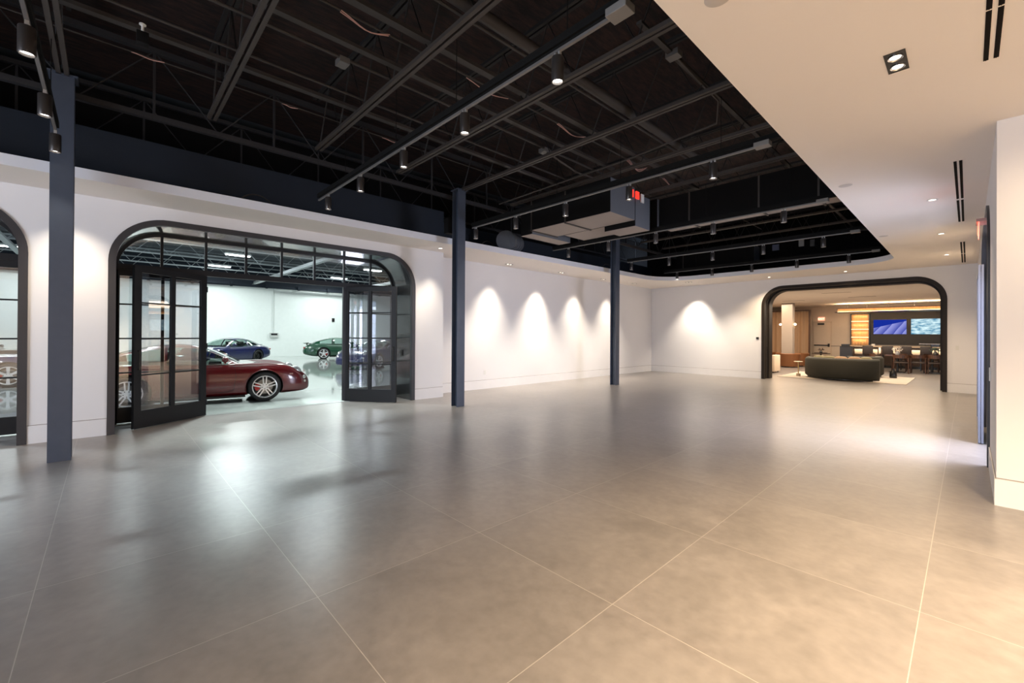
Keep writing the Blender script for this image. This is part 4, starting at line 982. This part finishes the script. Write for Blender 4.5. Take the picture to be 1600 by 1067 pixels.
for (x, y, lab) in ((-23.3, 4.4, 'bright high bay light over the blue car'), (-27.8, 4.4, 'bright high bay light close to the far white wall'), (-23.3, 11.0, 'bright high bay light over the green car'), (-28.2, 11.0, 'bright high bay light near the far wall at the green car'), (-27.8, -2.9, 'bright high bay light seen in the second arch'), (-18.0, 0.0, 'bright high bay light over the black car'), (-12.3, 3.1, 'added high bay light hidden over the dark red car'), (-12.3, -3.2, 'added high bay light hidden just behind the second arch')):  # last two fixtures are added out of view, for the extra beams
    t = thing('high_bay_light', lab, 'ceiling light', (x, y, 5.12), 0, 'high bay lights over the cars')
    bm = bmesh.new(); box(bm, -0.14, 0.14, -0.52, 0.52, 0.03, 0.10, 0.01); finish('fixture_housing', bm, WHITEP, t)
    bm = bmesh.new(); box(bm, -0.11, 0.11, -0.48, 0.48, 0.0, 0.029); finish('diffuser', bm, HB, t)
    bm = bmesh.new(); cyl(bm, (0, 0.4, 0.10), (0, 0.4, 0.6), 0.004, n=6); cyl(bm, (0, -0.4, 0.10), (0, -0.4, 0.6), 0.004, n=6); finish('suspension_wire', bm, TRUSSL, t)
t = thing('wall_panel', 'small electrical panel with a conduit on the far white wall', 'electrical panel', (-30.6, 7.78, 1.40))
bm = bmesh.new(); box(bm, 0.0, 0.12, -0.24, 0.24, -0.16, 0.16, 0.01); finish('panel_box', bm, mat('panel_grey', (0.5, 0.52, 0.5), 0.5), t)
bm = bmesh.new(); box(bm, 0.121, 0.128, -0.18, 0.18, 0.0, 0.11); finish('panel_display', bm, BLK, t)
bm = bmesh.new(); cyl(bm, (0.04, -0.04, 0.16), (0.04, -0.04, 2.95), 0.02, n=8); finish('conduit', bm, mat('pale_conduit', (0.62, 0.65, 0.63), 0.5), t)
plate('wall_device', 'small black device high on the white wall above the green car', 'wall device', -30.599, -30.54, 11.45, 11.62, 2.35, 2.6, BLK)
bm = bmesh.new(); box(bm, -30.5, -30.44, -8.9, 19.9, 4.40, 4.55); 
for y in [-6+1.9*i for i in range(14)]: box(bm, -30.45, -30.3, y-0.06, y+0.06, 4.35, 4.62)
tag(finish('curtain_rail', bm, NAVY), 'dark rail with brackets along the top of the far white wall', 'rail')

# ------------------------------------------------------------------ the lounge
SOFA = mat('olive_velvet', (0.021, 0.0195, 0.012), 0.75, noise=(20, 0.1)); PIL = mat('tan_cushion', (0.42, 0.27, 0.17), 0.85); PIL2 = mat('olive_cushion', (0.24, 0.21, 0.12), 0.85)
CARM = mat('caramel_leather', (0.17, 0.065, 0.022), 0.4); CREAM = mat('cream_boucle', (0.68, 0.55, 0.42), 0.9); DWOOD = wood_mat('walnut', (0.035, 0.014, 0.007), (0.085, 0.035, 0.018))
OAK = wood_mat('lit_oak', (0.55, 0.27, 0.09), (0.70, 0.38, 0.14)); DBROWN = mat('dark_brown_leather', (0.030, 0.017, 0.012), 0.45)
def curved_sofa(label, cx, cy, R, a0, a1, dep, h, seat_h, m, name='curved_sofa'):
    """backrest follows an arc of radius R about (0,0); opening faces +y side of centre"""
    t = thing(name, label, 'sofa', (cx, cy, 0.0145))
    def ringblock(nm, r0, r1, z0, z1, aa, ab, mm, bev=0.06):
        bm = bmesh.new(); n = 28; rows = []
        prof = [(r0+bev, z0), (r1-bev, z0), (r1, z0+bev), (r1, z1-bev), (r1-bev*0.4, z1-bev*0.3), (r1-bev*1.2, z1), (r0+bev*1.2, z1), (r0+bev*0.4, z1-bev*0.3), (r0, z1-bev), (r0, z0+bev)]
        for i in range(n+1):
            u = i/n; a = aa+(ab-aa)*u; e = min(u, 1-u)*n; k_ = 1.0 if e >= 3 else math.sqrt(max(0.0, 1-(1-e/3)**2))
            rc = (r0+r1)/2
            rows.append([bm.verts.new((math.cos(a)*(rc+(r-rc)*(0.25+0.75*k_)), math.sin(a)*(rc+(r-rc)*(0.25+0.75*k_)), z)) for r, z in prof])
        for A, B in zip(rows, rows[1:]):
            for j in range(len(prof)): bm.faces.new((A[j], A[(j+1) % len(prof)], B[(j+1) % len(prof)], B[j]))
        bm.faces.new(rows[0]); bm.faces.new(rows[-1][::-1]); return finish(nm, bm, mm, t, 60)
    ringblock('backrest', R-0.26, R, 0.03, h, a0, a1, m, 0.09)
    ringblock('seat', R-dep, R-0.24, 0.06, seat_h, a0+0.06, a1-0.06, m, 0.07)
    ringblock('plinth', R-dep+0.08, R-0.08, 0.0, 0.06, a0+0.08, a1-0.08, BLK, 0.01)
    return t
# back faces the viewer: arc centre lies beyond
curved_sofa('large curved olive velvet sofa with its back to the hall, standing on the pale rug', -2.99, 19.70, 1.32, math.radians(182), math.radians(322), 1.0, 0.76, 0.42, SOFA)
curved_sofa('smaller olive velvet sofa behind the right end of the large one', -2.95, 21.3, 0.78, math.radians(250), math.radians(400), 0.72, 0.78, 0.42, SOFA, 'curved_armchair')
def cushion(x, y, z, label, m, rz, s=0.40):
    bm = bmesh.new(); bmesh.ops.create_uvsphere(bm, u_segments=18, v_segments=12, radius=0.5)
    for v in bm.verts:
        sx = math.copysign(abs(v.co.x*2)**0.55, v.co.x)/2; sz = math.copysign(abs(v.co.z*2)**0.55, v.co.z)/2; v.co.x, v.co.z = sx, sz
    bmesh.ops.scale(bm, vec=(s, 0.17, s), verts=bm.verts)
    o = tag(finish('cushion', bm, m, None, 60), label, 'cushion', 'cushions along the big sofa'); o.location = (x, y, z); o.rotation_euler = (0.25, 0, rz)
for x, y, lab, m, rz in ((-3.75, 19.05, 'olive cushion on the sofa, nearest the small side table', PIL2, 0.5), (-3.42, 18.82, 'olive tan cushion second along the sofa back', PIL2, 0.3), (-3.05, 18.74, 'pinkish tan cushion in the middle of the sofa', PIL, 0.0), (-2.68, 18.80, 'rusty tan cushion right of the middle of the sofa', PIL, -0.2), (-2.38, 18.98, 'pale olive cushion at the right end of the sofa', PIL2, -0.45)):
    cushion(x, y, 0.645, lab, m, rz)
bm = bmesh.new(); box(bm, -5.0, -1.35, 18.6, 21.9, 0.001, 0.014, 0.004); tag(finish('rug', bm, mat('pale_rug', (0.44, 0.38, 0.32), 0.95, noise=(60, 0.08), bump=0.3)), 'pale cream rug under the curved olive sofas', 'rug')
def side_table():
    t = thing('side_table', 'small round cream side table on a single stem beside the sofa', 'side table', (-4.46, 19.30, 0.014))
    bm = bmesh.new(); lathe(bm, [(0.0, 0.54), (0.14, 0.54), (0.15, 0.55), (0.15, 0.56), (0.14, 0.565), (0.0, 0.565)], n=24); finish('tabletop', bm, CREAM, t, 40)
    bm = bmesh.new(); cyl(bm, (0, 0, 0.10), (0, 0, 0.54), 0.018); finish('stem', bm, mat('brass', (0.55, 0.38, 0.16), 0.3, 0.9), t, 40)
    bm = bmesh.new(); cyl(bm, (0, 0, 0), (0, 0, 0.10), 0.075, 0.07, n=20); finish('base', bm, mat('stone_base', (0.35, 0.28, 0.2), 0.5), t, 40)
side_table()
t = thing('tub_armchair', 'cream armchair half hidden by the left side of the lounge arch', 'armchair', (-5.95, 20.6, 0))
bm = bmesh.new(); box(bm, 0.24, 0.44, -0.42, 0.42, 0.05, 0.74, 0.05); finish('backrest', bm, CREAM, t, 50)
bm = bmesh.new(); box(bm, -0.42, 0.24, -0.42, 0.42, 0.08, 0.42, 0.05); finish('seat', bm, CREAM, t, 50)
for s in (-1, 1):
    bm = bmesh.new(); box(bm, -0.40, 0.26, s*0.36-0.08, s*0.36+0.08, 0.10, 0.62, 0.04); finish('armrest', bm, CREAM, t, 50)
    for q in (-0.34, 0.36): bm = bmesh.new(); cyl(bm, (q, s*0.34, 0), (q, s*0.34, 0.08), 0.02, n=10); finish('leg', bm, BLK, t)
def leather_tub(label, x, y, rz, r=0.46):
    t = thing('leather_armchair', label, 'armchair', (x, y, 0), rz, 'caramel leather tub chairs')
    bm = bmesh.new(); n = 26; rows = []
    for i in range(n+1):
        a = math.radians(-20+220*i/n); rows.append([bm.verts.new((math.cos(a)*q, math.sin(a)*q, z)) for q, z in ((r-0.16, 0.08), (r-0.10, 0.05), (r-0.05, 0.66), (r-0.01, 0.69), (r+0.02, 0.66), (r-0.07, 0.05))])
    for A, B in zip(rows, rows[1:]):
        for j in range(6): bm.faces.new((A[j], A[(j+1) % 6], B[(j+1) % 6], B[j]))
    bm.faces.new(rows[0]); bm.faces.new(rows[-1][::-1]); finish('backrest', bm, CARM, t, 50)
    bm = bmesh.new(); lathe(bm, [(0.0, 0.08), (r-0.12, 0.08), (r-0.10, 0.36), (r-0.16, 0.41), (0.0, 0.42)], n=24); finish('seat', bm, CARM, t, 40)
    bm = bmesh.new(); cyl(bm, (0, 0, 0), (0, 0, 0.08), 0.22, n=20); finish('base', bm, BLK, t, 40)
leather_tub('caramel leather tub chair in front of the curtain, left one', -6.15, 24.7, PI, 0.52)
leather_tub('caramel leather tub chair beside the dark table in the lounge', -5.98, 25.85, PI*0.9, 0.46)
leather_tub('caramel leather tub chair at the back by the left wall', -6.9, 26.3, PI, 0.50)
def cafe_table(label, x, y, r=0.45, h=0.74):
    t = thing('round_table', label, 'table', (x, y, 0), 0, 'small round lounge tables')
    bm = bmesh.new(); lathe(bm, [(0.0, h-0.03), (r-0.01, h-0.03), (r, h-0.02), (r, h-0.005), (r-0.01, h), (0.0, h)], n=32); finish('tabletop', bm, DBROWN, t, 40)
    bm = bmesh.new(); cyl(bm, (0, 0, 0.03), (0, 0, h-0.03), 0.035); finish('pedestal', bm, BLK, t, 40)
    bm = bmesh.new(); lathe(bm, [(0, 0.0), (0.24, 0.0), (0.24, 0.015), (0.05, 0.04), (0, 0.04)], n=24); finish('base', bm, BLK, t, 40)
cafe_table('round dark table with a vase near the lounge back door', -4.98, 25.65, 0.38, 0.70)
cafe_table('round dark table beside the caramel tub chairs', -5.2, 26.75, 0.28, 0.70)
def vase(label, x, y, z, m, foliage, s=1.0, name='vase'):
    t = thing(name, label, 'vase', (x, y, z))
    bm = bmesh.new(); lathe(bm, [(0, 0), (0.05*s, 0), (0.075*s, 0.05*s), (0.07*s, 0.11*s), (0.035*s, 0.15*s), (0.04*s, 0.17*s), (0.03*s, 0.165*s), (0.0, 0.12*s)], n=20); finish('vase_body', bm, m, t, 60)
    bm = bmesh.new(); rnd = random.Random(int(x*100))
    for i in range(34):
        a, e = rnd.uniform(0, 2*PI), rnd.uniform(0.1, 1.35); L_ = 0.16*s*rnd.uniform(0.7, 1.2)
        p = Vector((0, 0, 0.15*s)); d = Vector((math.cos(a)*math.cos(e), math.sin(a)*math.cos(e), math.sin(e)))
        q = p+d*L_; tube(bm, [p, p+d*L_*0.5+Vector((0, 0, 0.01)), q], 0.002, 4); bmesh.ops.create_icosphere(bm, subdivisions=1, radius=0.022*s, matrix=Matrix.Translation(q))
    finish('flowers', bm, foliage, t)
vase('small dark vase with a round dark bouquet on the round table by the back door', -4.98, 25.65, 0.70, BLK, mat('dry_flowers', (0.07, 0.045, 0.03), 0.8), 0.8)
# dining tables and chairs
def dining_table(label, x, y):
    t = thing('dining_table', label, 'table', (x, y, 0), 0, 'dining tables in front of the bar')
    bm = bmesh.new(); box(bm, -0.40, 0.40, -0.40, 0.40, 0.71, 0.74, 0.006); finish('tabletop', bm, DWOOD, t)
    bm = bmesh.new(); cyl(bm, (0, 0, 0.04), (0, 0, 0.71), 0.045); finish('pedestal', bm, BLK, t, 40)
    bm = bmesh.new(); box(bm, -0.26, 0.26, -0.26, 0.26, 0, 0.03, 0.005); finish('base', bm, BLK, t)
dining_table('square walnut dining table with flowers, nearest the green sofas', -2.1, 24.95); dining_table('square walnut dining table in the middle before the bar', -1.05, 25.6)
vase('white flower bouquet on the dining table nearest the sofas', -2.1, 24.95, 0.74, mat('clear_vase', (0.3, 0.3, 0.3), 0.15), mat('white_flowers', (0.5, 0.45, 0.4), 0.7), 1.1)
vase('small green leafy plant on the middle dining table', -0.95, 25.6, 0.74, mat('dark_pot', (0.05, 0.05, 0.05), 0.4), mat('green_leaf', (0.04, 0.08, 0.06), 0.6), 1.1, 'potted_plant')
def dining_chair():
    t = thing('dining_chair', '', 'chair', (0, 0, 0), 0, 'walnut dining chairs with leather seats')
    bm = bmesh.new(); box(bm, -0.23, 0.23, -0.22, 0.24, 0.43, 0.48, 0.015); finish('seat', bm, DBROWN, t, 50)
    bm = bmesh.new(); n = 14; rows = []
    for i in range(n+1):
        a = math.radians(195+150*i/n); rows.append([bm.verts.new((math.cos(a)*q, math.sin(a)*q*0.95+0.02, z)) for q, z in ((0.25, 0.64), (0.25, 0.78), (0.275, 0.78), (0.275, 0.64))])
    for A, B in zip(rows, rows[1:]):
        for j in range(4): bm.faces.new((A[j], A[(j+1) % 4], B[(j+1) % 4], B[j]))
    bm.faces.new(rows[0]); bm.faces.new(rows[-1][::-1]); finish('backrest', bm, DWOOD, t, 50)
    for sx in (-1, 1):
        for sy in (-1, 1): bm = bmesh.new(); cyl(bm, (sx*0.23, sy*0.21, 0), (sx*0.22, sy*0.18, 0.66 if sy < 0 else 0.64), 0.016, 0.02, n=10); finish('leg', bm, DWOOD, t, 50)
    for sx in (-1, 1): bm = bmesh.new(); box(bm, sx*0.235-0.02, sx*0.235+0.02, -0.16, 0.20, 0.635, 0.66, 0.006); finish('armrest', bm, DWOOD, t)
    return t
ch = dining_chair()
CH = [(-1.93, 24.30, 0.1, 'walnut dining chair with its back to the sofas, near the flowers'), (-2.80, 24.9, -1.4, 'walnut dining chair on the sofa side of the flower table'), (-1.43, 24.85, 0.0, 'walnut dining chair between the flower table and the middle table'), (-0.91, 24.9, 0.05, 'walnut dining chair in front of the middle dining table'),
      (-0.38, 25.6, 1.5, 'walnut dining chair at the right side of the middle table'), (-0.2, 24.95, 0.1, 'walnut dining chair closest to the right side of the arch'), (-2.1, 25.65, PI, 'walnut dining chair on the bar side of the flower table'), (-1.1, 26.2, PI, 'walnut dining chair on the bar side of the middle table')]
for i, (x, y, rz, lab) in enumerate(CH):
    o = ch if i == 0 else dup(ch); o.location = (x, y, 0); o.rotation_euler = (0, 0, rz); o['label'] = lab
# bar
bm = bmesh.new(); box(bm, -4.15, 1.4, 28.0, 28.55, 0, 1.02); tb = thing('bar_counter', 'long dark bar counter with a pale top under the screens', 'bar', (0, 0, 0)); finish('bar_front', bm, mat('bar_front_dark', (0.05, 0.03, 0.02), 0.5), tb)
bm = bmesh.new(); box(bm, -4.15, 1.4, 27.985, 27.999, 0.70, 1.0); finish('front_panel', bm, mat('bar_panel_pale', (0.80, 0.66, 0.50), 0.5), tb)
area('bar_front_light', (-2.0, 27.88, 0.99), (4.5, 0.03), 8, (1, 0.8, 0.58), (0, 0.35, -1))
bm = bmesh.new(); box(bm, -4.2, 1.45, 27.85, 28.6, 1.02, 1.07, 0.006); finish('bar_top', bm, CREAM, tb)
bm = bmesh.new(); box(bm, -4.1, 1.35, 27.97, 27.999, 0.0, 0.12); finish('toe_kick', bm, BLK, tb)
def stool():
    t = thing('bar_stool', '', 'bar stool', (0, 0, 0), 0, 'dark bar stools along the counter')
    bm = bmesh.new(); box(bm, -0.20, 0.20, -0.19, 0.19, 0.66, 0.72, 0.02); finish('seat', bm, CREAM, t, 50)
    bm = bmesh.new(); box(bm, -0.22, 0.22, -0.225, -0.20, 0.92, 1.03, 0.008); finish('backrest', bm, DBROWN, t)
    for sx in (-1, 1):
        for sy in (-1, 1): bm = bmesh.new(); box(bm, sx*0.20-0.018, sx*0.20+0.018, sy*0.20-0.018, sy*0.20+0.018, 0, 1.0 if sy < 0 else 0.68); finish('leg', bm, DWOOD, t)
    bm = bmesh.new(); box(bm, -0.19, 0.19, -0.21, -0.19, 0.24, 0.27); finish('foot_rail', bm, DWOOD, t)
    return t
st = stool()
for i in range(8):
    o = st if i == 0 else dup(st); o.location = (-3.72+0.52*i, 27.50, 0)
    o['label'] = 'dark bar stool, %s along the counter from the lit shelf side' % ORD[i]
def high_top(label, x, y):
    t = thing('tall_cabinet', label, 'cabinet', (x, y, 0)); return t
t = thing('host_stand', 'dark host stand with a small device at the start of the bar', 'stand', (-4.05, 26.2, 0))
bm = bmesh.new(); box(bm, -0.24, 0.24, -0.2, 0.2, 0, 1.05, 0.01); finish('stand_body', bm, mat('navy_black', (0.012, 0.013, 0.02), 0.5), t)
bm = bmesh.new(); box(bm, -0.60, 0.26, -0.22, 0.22, 1.05, 1.07); finish('stand_top', bm, BLK, t)
bm = bmesh.new(); box(bm, -0.20, 0.12, -0.1, 0.1, 1.07, 1.17, 0.01); finish('desk_device', bm, BLK, t)
for k_, (x, lab) in enumerate(((-3.3, 'dark leather high back stool left of the screens at the front'), (-2.58, 'dark leather high back stool under the gap of the first screen'), (-1.95, 'dark leather high back stool between the two screens'), (-1.28, 'dark leather high back stool under the second screen'))):
    t = thing('wing_stool', lab, 'bar stool', (x, 26.75, 0), 0, 'solid back stools before the bar')
    bm = bmesh.new(); box(bm, -0.20, 0.20, -0.22, -0.17, 0.70, 1.10, 0.02); finish('backrest', bm, DBROWN, t, 50)
    bm = bmesh.new(); box(bm, -0.21, 0.21, -0.17, 0.22, 0.68, 0.76, 0.02); finish('seat', bm, DBROWN, t, 50)
    for sx in (-1, 1):
        for sy in (-1, 1): bm = bmesh.new(); box(bm, sx*0.18-0.016, sx*0.18+0.016, sy*0.18-0.016, sy*0.18+0.016, 0, 0.68); finish('leg', bm, BLK, t)
bm = bmesh.new(); box(bm, -3.50, 1.4, 28.93, 29.0, 1.13, 3.05); struct(finish('trim_1', bm, mat('dark_stone_panel', (0.016, 0.013, 0.011), 0.55, noise=(3, 0.3))))
for x0, x1, z0, z1, kind, lab in ((-3.36, -2.10, 1.67, 2.40, 'dunes', 'wall screen showing violet blue dunes, left of the pair'), (-1.93, -0.66, 1.67, 2.42, 'sea', 'wall screen showing pale turquoise sea, partly cut by the arch')):
    cx, cz = (x0+x1)/2, (z0+z1)/2; t = thing('television', lab, 'television', (cx, 28.90, cz), 0, 'screens over the bar')
    bm = bmesh.new(); box(bm, x0-cx-.012, x1-cx+.012, 0.0, 0.028, z0-cz-.012, z1-cz+.012, 0.004); finish('television_case', bm, BLK, t)
    bm = bmesh.new(); box(bm, x0-cx, x1-cx, -0.006, -0.001, z0-cz, z1-cz); finish('screen', bm, screen_mat('screen_'+kind, kind), t)
# lit shelf niche
t = thing('display_shelf', 'backlit oak display niche with three shelves left of the screens', 'shelf', (-3.91, 28.9, 1.1))
bm = bmesh.new(); box(bm, -0.40, -0.36, -0.05, 0.1, 0, 1.66); box(bm, 0.36, 0.40, -0.05, 0.1, 0, 1.66); box(bm, -0.36, 0.36, -0.05, 0.1, 1.62, 1.66); finish('shelf_frame', bm, BLK, t)
bm = bmesh.new(); box(bm, -0.36, 0.36, 0.06, 0.098, 0, 1.62); finish('back_panel', bm, OAK, t)
for z in (0.38, 0.80, 1.22): bm = bmesh.new(); box(bm, -0.36, 0.36, -0.04, 0.06, z, z+0.035); finish('shelf_board', bm, mat('lit_shelf', (0.9, 0.7, 0.45), 0.5, emit=(1, 0.68, 0.36), es=0.9), t)
for z in (0.25, 0.65, 1.05, 1.5): area('shelf_strip', (-3.91, 28.86, 1.1+z), (0.6, 0.03), 0.45, (1, 0.7, 0.4), (0, 1, -0.4))
for i in range(5):
    t = thing('bottle', 'small bottle at the foot of the lit oak niche, %s in the row' % ORD[i], 'bottle', (-4.16+0.12*i, 28.4, 1.07), 0, 'bottles by the lit niche')
    bm = bmesh.new(); lathe(bm, [(0, 0), (0.028, 0), (0.03, 0.01), (0.03, 0.11), (0.012, 0.15), (0.012, 0.20), (0, 0.20)], n=12); finish('bottle_body', bm, mat('amber_bottle', (0.5, 0.28, 0.12), 0.15), t, 50)
bm = bmesh.new(); box(bm, -3.36, -3.22, 28.2, 28.3, 1.07, 1.17, 0.01); tag(finish('napkin_box', bm, WHITEP), 'small white box on the bar under the left screen', 'box')
t = thing('coffee_machine', 'flat dark machine with a pale top on the bar near the right', 'coffee machine', (-1.05, 28.3, 1.07))
bm = bmesh.new(); box(bm, -0.15, 0.15, -0.12, 0.12, 0, 0.12, 0.01); finish('machine_body', bm, BLK, t)
bm = bmesh.new(); box(bm, -0.55, 0.55, -0.2, 0.2, 0.12, 0.145, 0.004); finish('machine_top', bm, mat('steel_top', (0.55, 0.5, 0.45), 0.3, 0.5), t)
# canopy
t = thing('bar_canopy', 'long lit wooden canopy hanging over the bar', 'light fixture', (-1.55, 27.1, 2.76))
bm = bmesh.new(); box(bm, -2.95, 2.6, -0.35, 0.35, 0.03, 0.16, 0.005); finish('canopy_fascia', bm, OAK, t)
bm = bmesh.new(); box(bm, -3.0, 2.62, -0.38, 0.38, 0.16, 0.18); finish('top_tray', bm, DWOOD, t)
bm = bmesh.new(); box(bm, -3.05, 2.64, -0.50, 0.50, -0.03, -0.001); box(bm, -3.0, 2.62, -0.36, 0.36, -0.001, 0.029); finish('lower_tray', bm, DWOOD, t)
area('canopy_cove', (-2.6, 26.62, 2.775), (3.8, 0.02), 2.2, (1, 0.72, 0.45), (0, 1, 0.7))
bm = bmesh.new(); box(bm, -2.95, 2.6, -0.385, -0.362, 0.0, 0.015); finish('led_strip', bm, mat('led_warm', (1, 0.8, 0.5), 0.4, emit=(1, 0.66, 0.34), es=3.5), t)
for x in (-2.6, -1.85, -1.05, -0.15, 0.8): bm = bmesh.new(); cyl(bm, (x, 0, 0.18), (x, 0, 0.42), 0.008, n=6); finish('hanger_rod', bm, BLK, t)
# door, pier, curtain wall, sconces
t = struct(thing('door_5', 'cream service door with a black push bar at the back of the lounge', 'door', (-5.57, 29.0, 0)))
bm = bmesh.new(); box(bm, -0.38, 0.38, -0.045, -0.001, 0.0, 2.30); finish('door_panel', bm, mat('door_cream', (0.66, 0.54, 0.42), 0.6), t)
bm = bmesh.new(); box(bm, -0.44, -0.385, -0.03, -0.001, 0, 2.36); box(bm, 0.385, 0.44, -0.03, -0.001, 0, 2.36); box(bm, -0.44, 0.44, -0.03, -0.001, 2.305, 2.36); finish('door_frame', bm, mat('frame_cream', (0.58, 0.46, 0.35), 0.6), t)
bm = bmesh.new(); box(bm, -0.36, 0.30, -0.11, -0.07, 1.02, 1.07); box(bm, 0.27, 0.35, -0.11, -0.046, 0.96, 1.14); finish('push_bar', bm, BLK, t)
bm = bmesh.new(); box(bm, -0.20, 0.10, -0.09, -0.046, 2.18, 2.26); finish('door_closer', bm, BLK, t)
bm = bmesh.new(); box(bm, -6.39, -5.92, 24.5, 24.9, 0, 3.18); struct(finish('trim_2', bm, mat('pier_paint', (0.34, 0.29, 0.25), 0.75)))
t = thing('curtain_booth', 'tan draped partition with a dark frame in the left of the lounge', 'partition', (-7.6, 27.4, 0))
bm = bmesh.new(); pts = []
for i in range(121): pts.append((-1.75+3.5*i/120, 0.035*math.sin(i*0.62)))
rows = [[bm.verts.new((x, y, z)) for x, y in pts] for z in (0.0, 2.88)]; rows2 = [[bm.verts.new((x, y+0.02, z)) for x, y in pts] for z in (0.0, 2.88)]
for i in range(120):
    bm.faces.new((rows[0][i], rows[0][i+1], rows[1][i+1], rows[1][i])); bm.faces.new((rows2[0][i+1], rows2[0][i], rows2[1][i], rows2[1][i+1])); bm.faces.new((rows[1][i], rows[1][i+1], rows2[1][i+1], rows2[1][i]))
finish('drape', bm, mat('tan_drape', (0.36, 0.24, 0.15), 0.85), t, 60)
bm = bmesh.new(); box(bm, -1.8, 1.80, -0.07, 0.07, 2.89, 2.95); box(bm, 1.74, 1.80, -0.07, 0.07, 0, 2.89); finish('frame', bm, DWOOD, t)
for x, lab in ((-6.47, 'glowing globe sconce on the left side of the lounge pier'), (-5.84, 'glowing globe sconce on the right side of the lounge pier')):
    t = thing('wall_sconce', lab, 'wall lamp', (x, 24.65, 2.12), 0, 'globe sconces on the lounge pier'); s = 1 if x > -6.2 else -1
    bm = bmesh.new(); bmesh.ops.create_uvsphere(bm, u_segments=16, v_segments=10, radius=0.055); finish('globe', bm, mat('sconce_glow', (1, 0.9, 0.7), 0.3, emit=(1, 0.75, 0.42), es=5), t, 60)
    bm = bmesh.new(); cyl(bm, (-s*0.075, 0, -0.02), (0, 0, -0.05), 0.01, n=8); cyl(bm, (0, 0, -0.16), (0, 0, -0.05), 0.012, n=8); finish('bracket', bm, mat('brass', (0.55, 0.38, 0.16), 0.3, 0.9), t)
bm = bmesh.new(); lathe(bm, [(0, 0), (0.10, 0), (0.11, 0.02), (0.10, 0.20), (0.04, 0.27), (0.035, 0.34), (0.0, 0.34)], c=(-1.9, 21.2, 0.014), n=24); tag(finish('floor_vase', bm, BLK, None, 50), 'black glossy bottle shaped vase on the rug beside the sofas', 'vase')
for x, y, lab in ((-3.4, 19.9, 'thin slot vent in the lounge ceiling, near one'), (-3.0, 22.6, 'thin slot vent in the lounge ceiling, far one'), (-5.6, 23.3, 'thin slot vent in the lounge ceiling toward the pier')):
    bm = bmesh.new(); box(bm, x-0.45, x+0.45, y-0.03, y+0.03, 3.174, 3.1795); tag(finish('ceiling_vent', bm, mat('vent_tan', (0.28, 0.23, 0.19), 0.6)), lab, 'air vent')
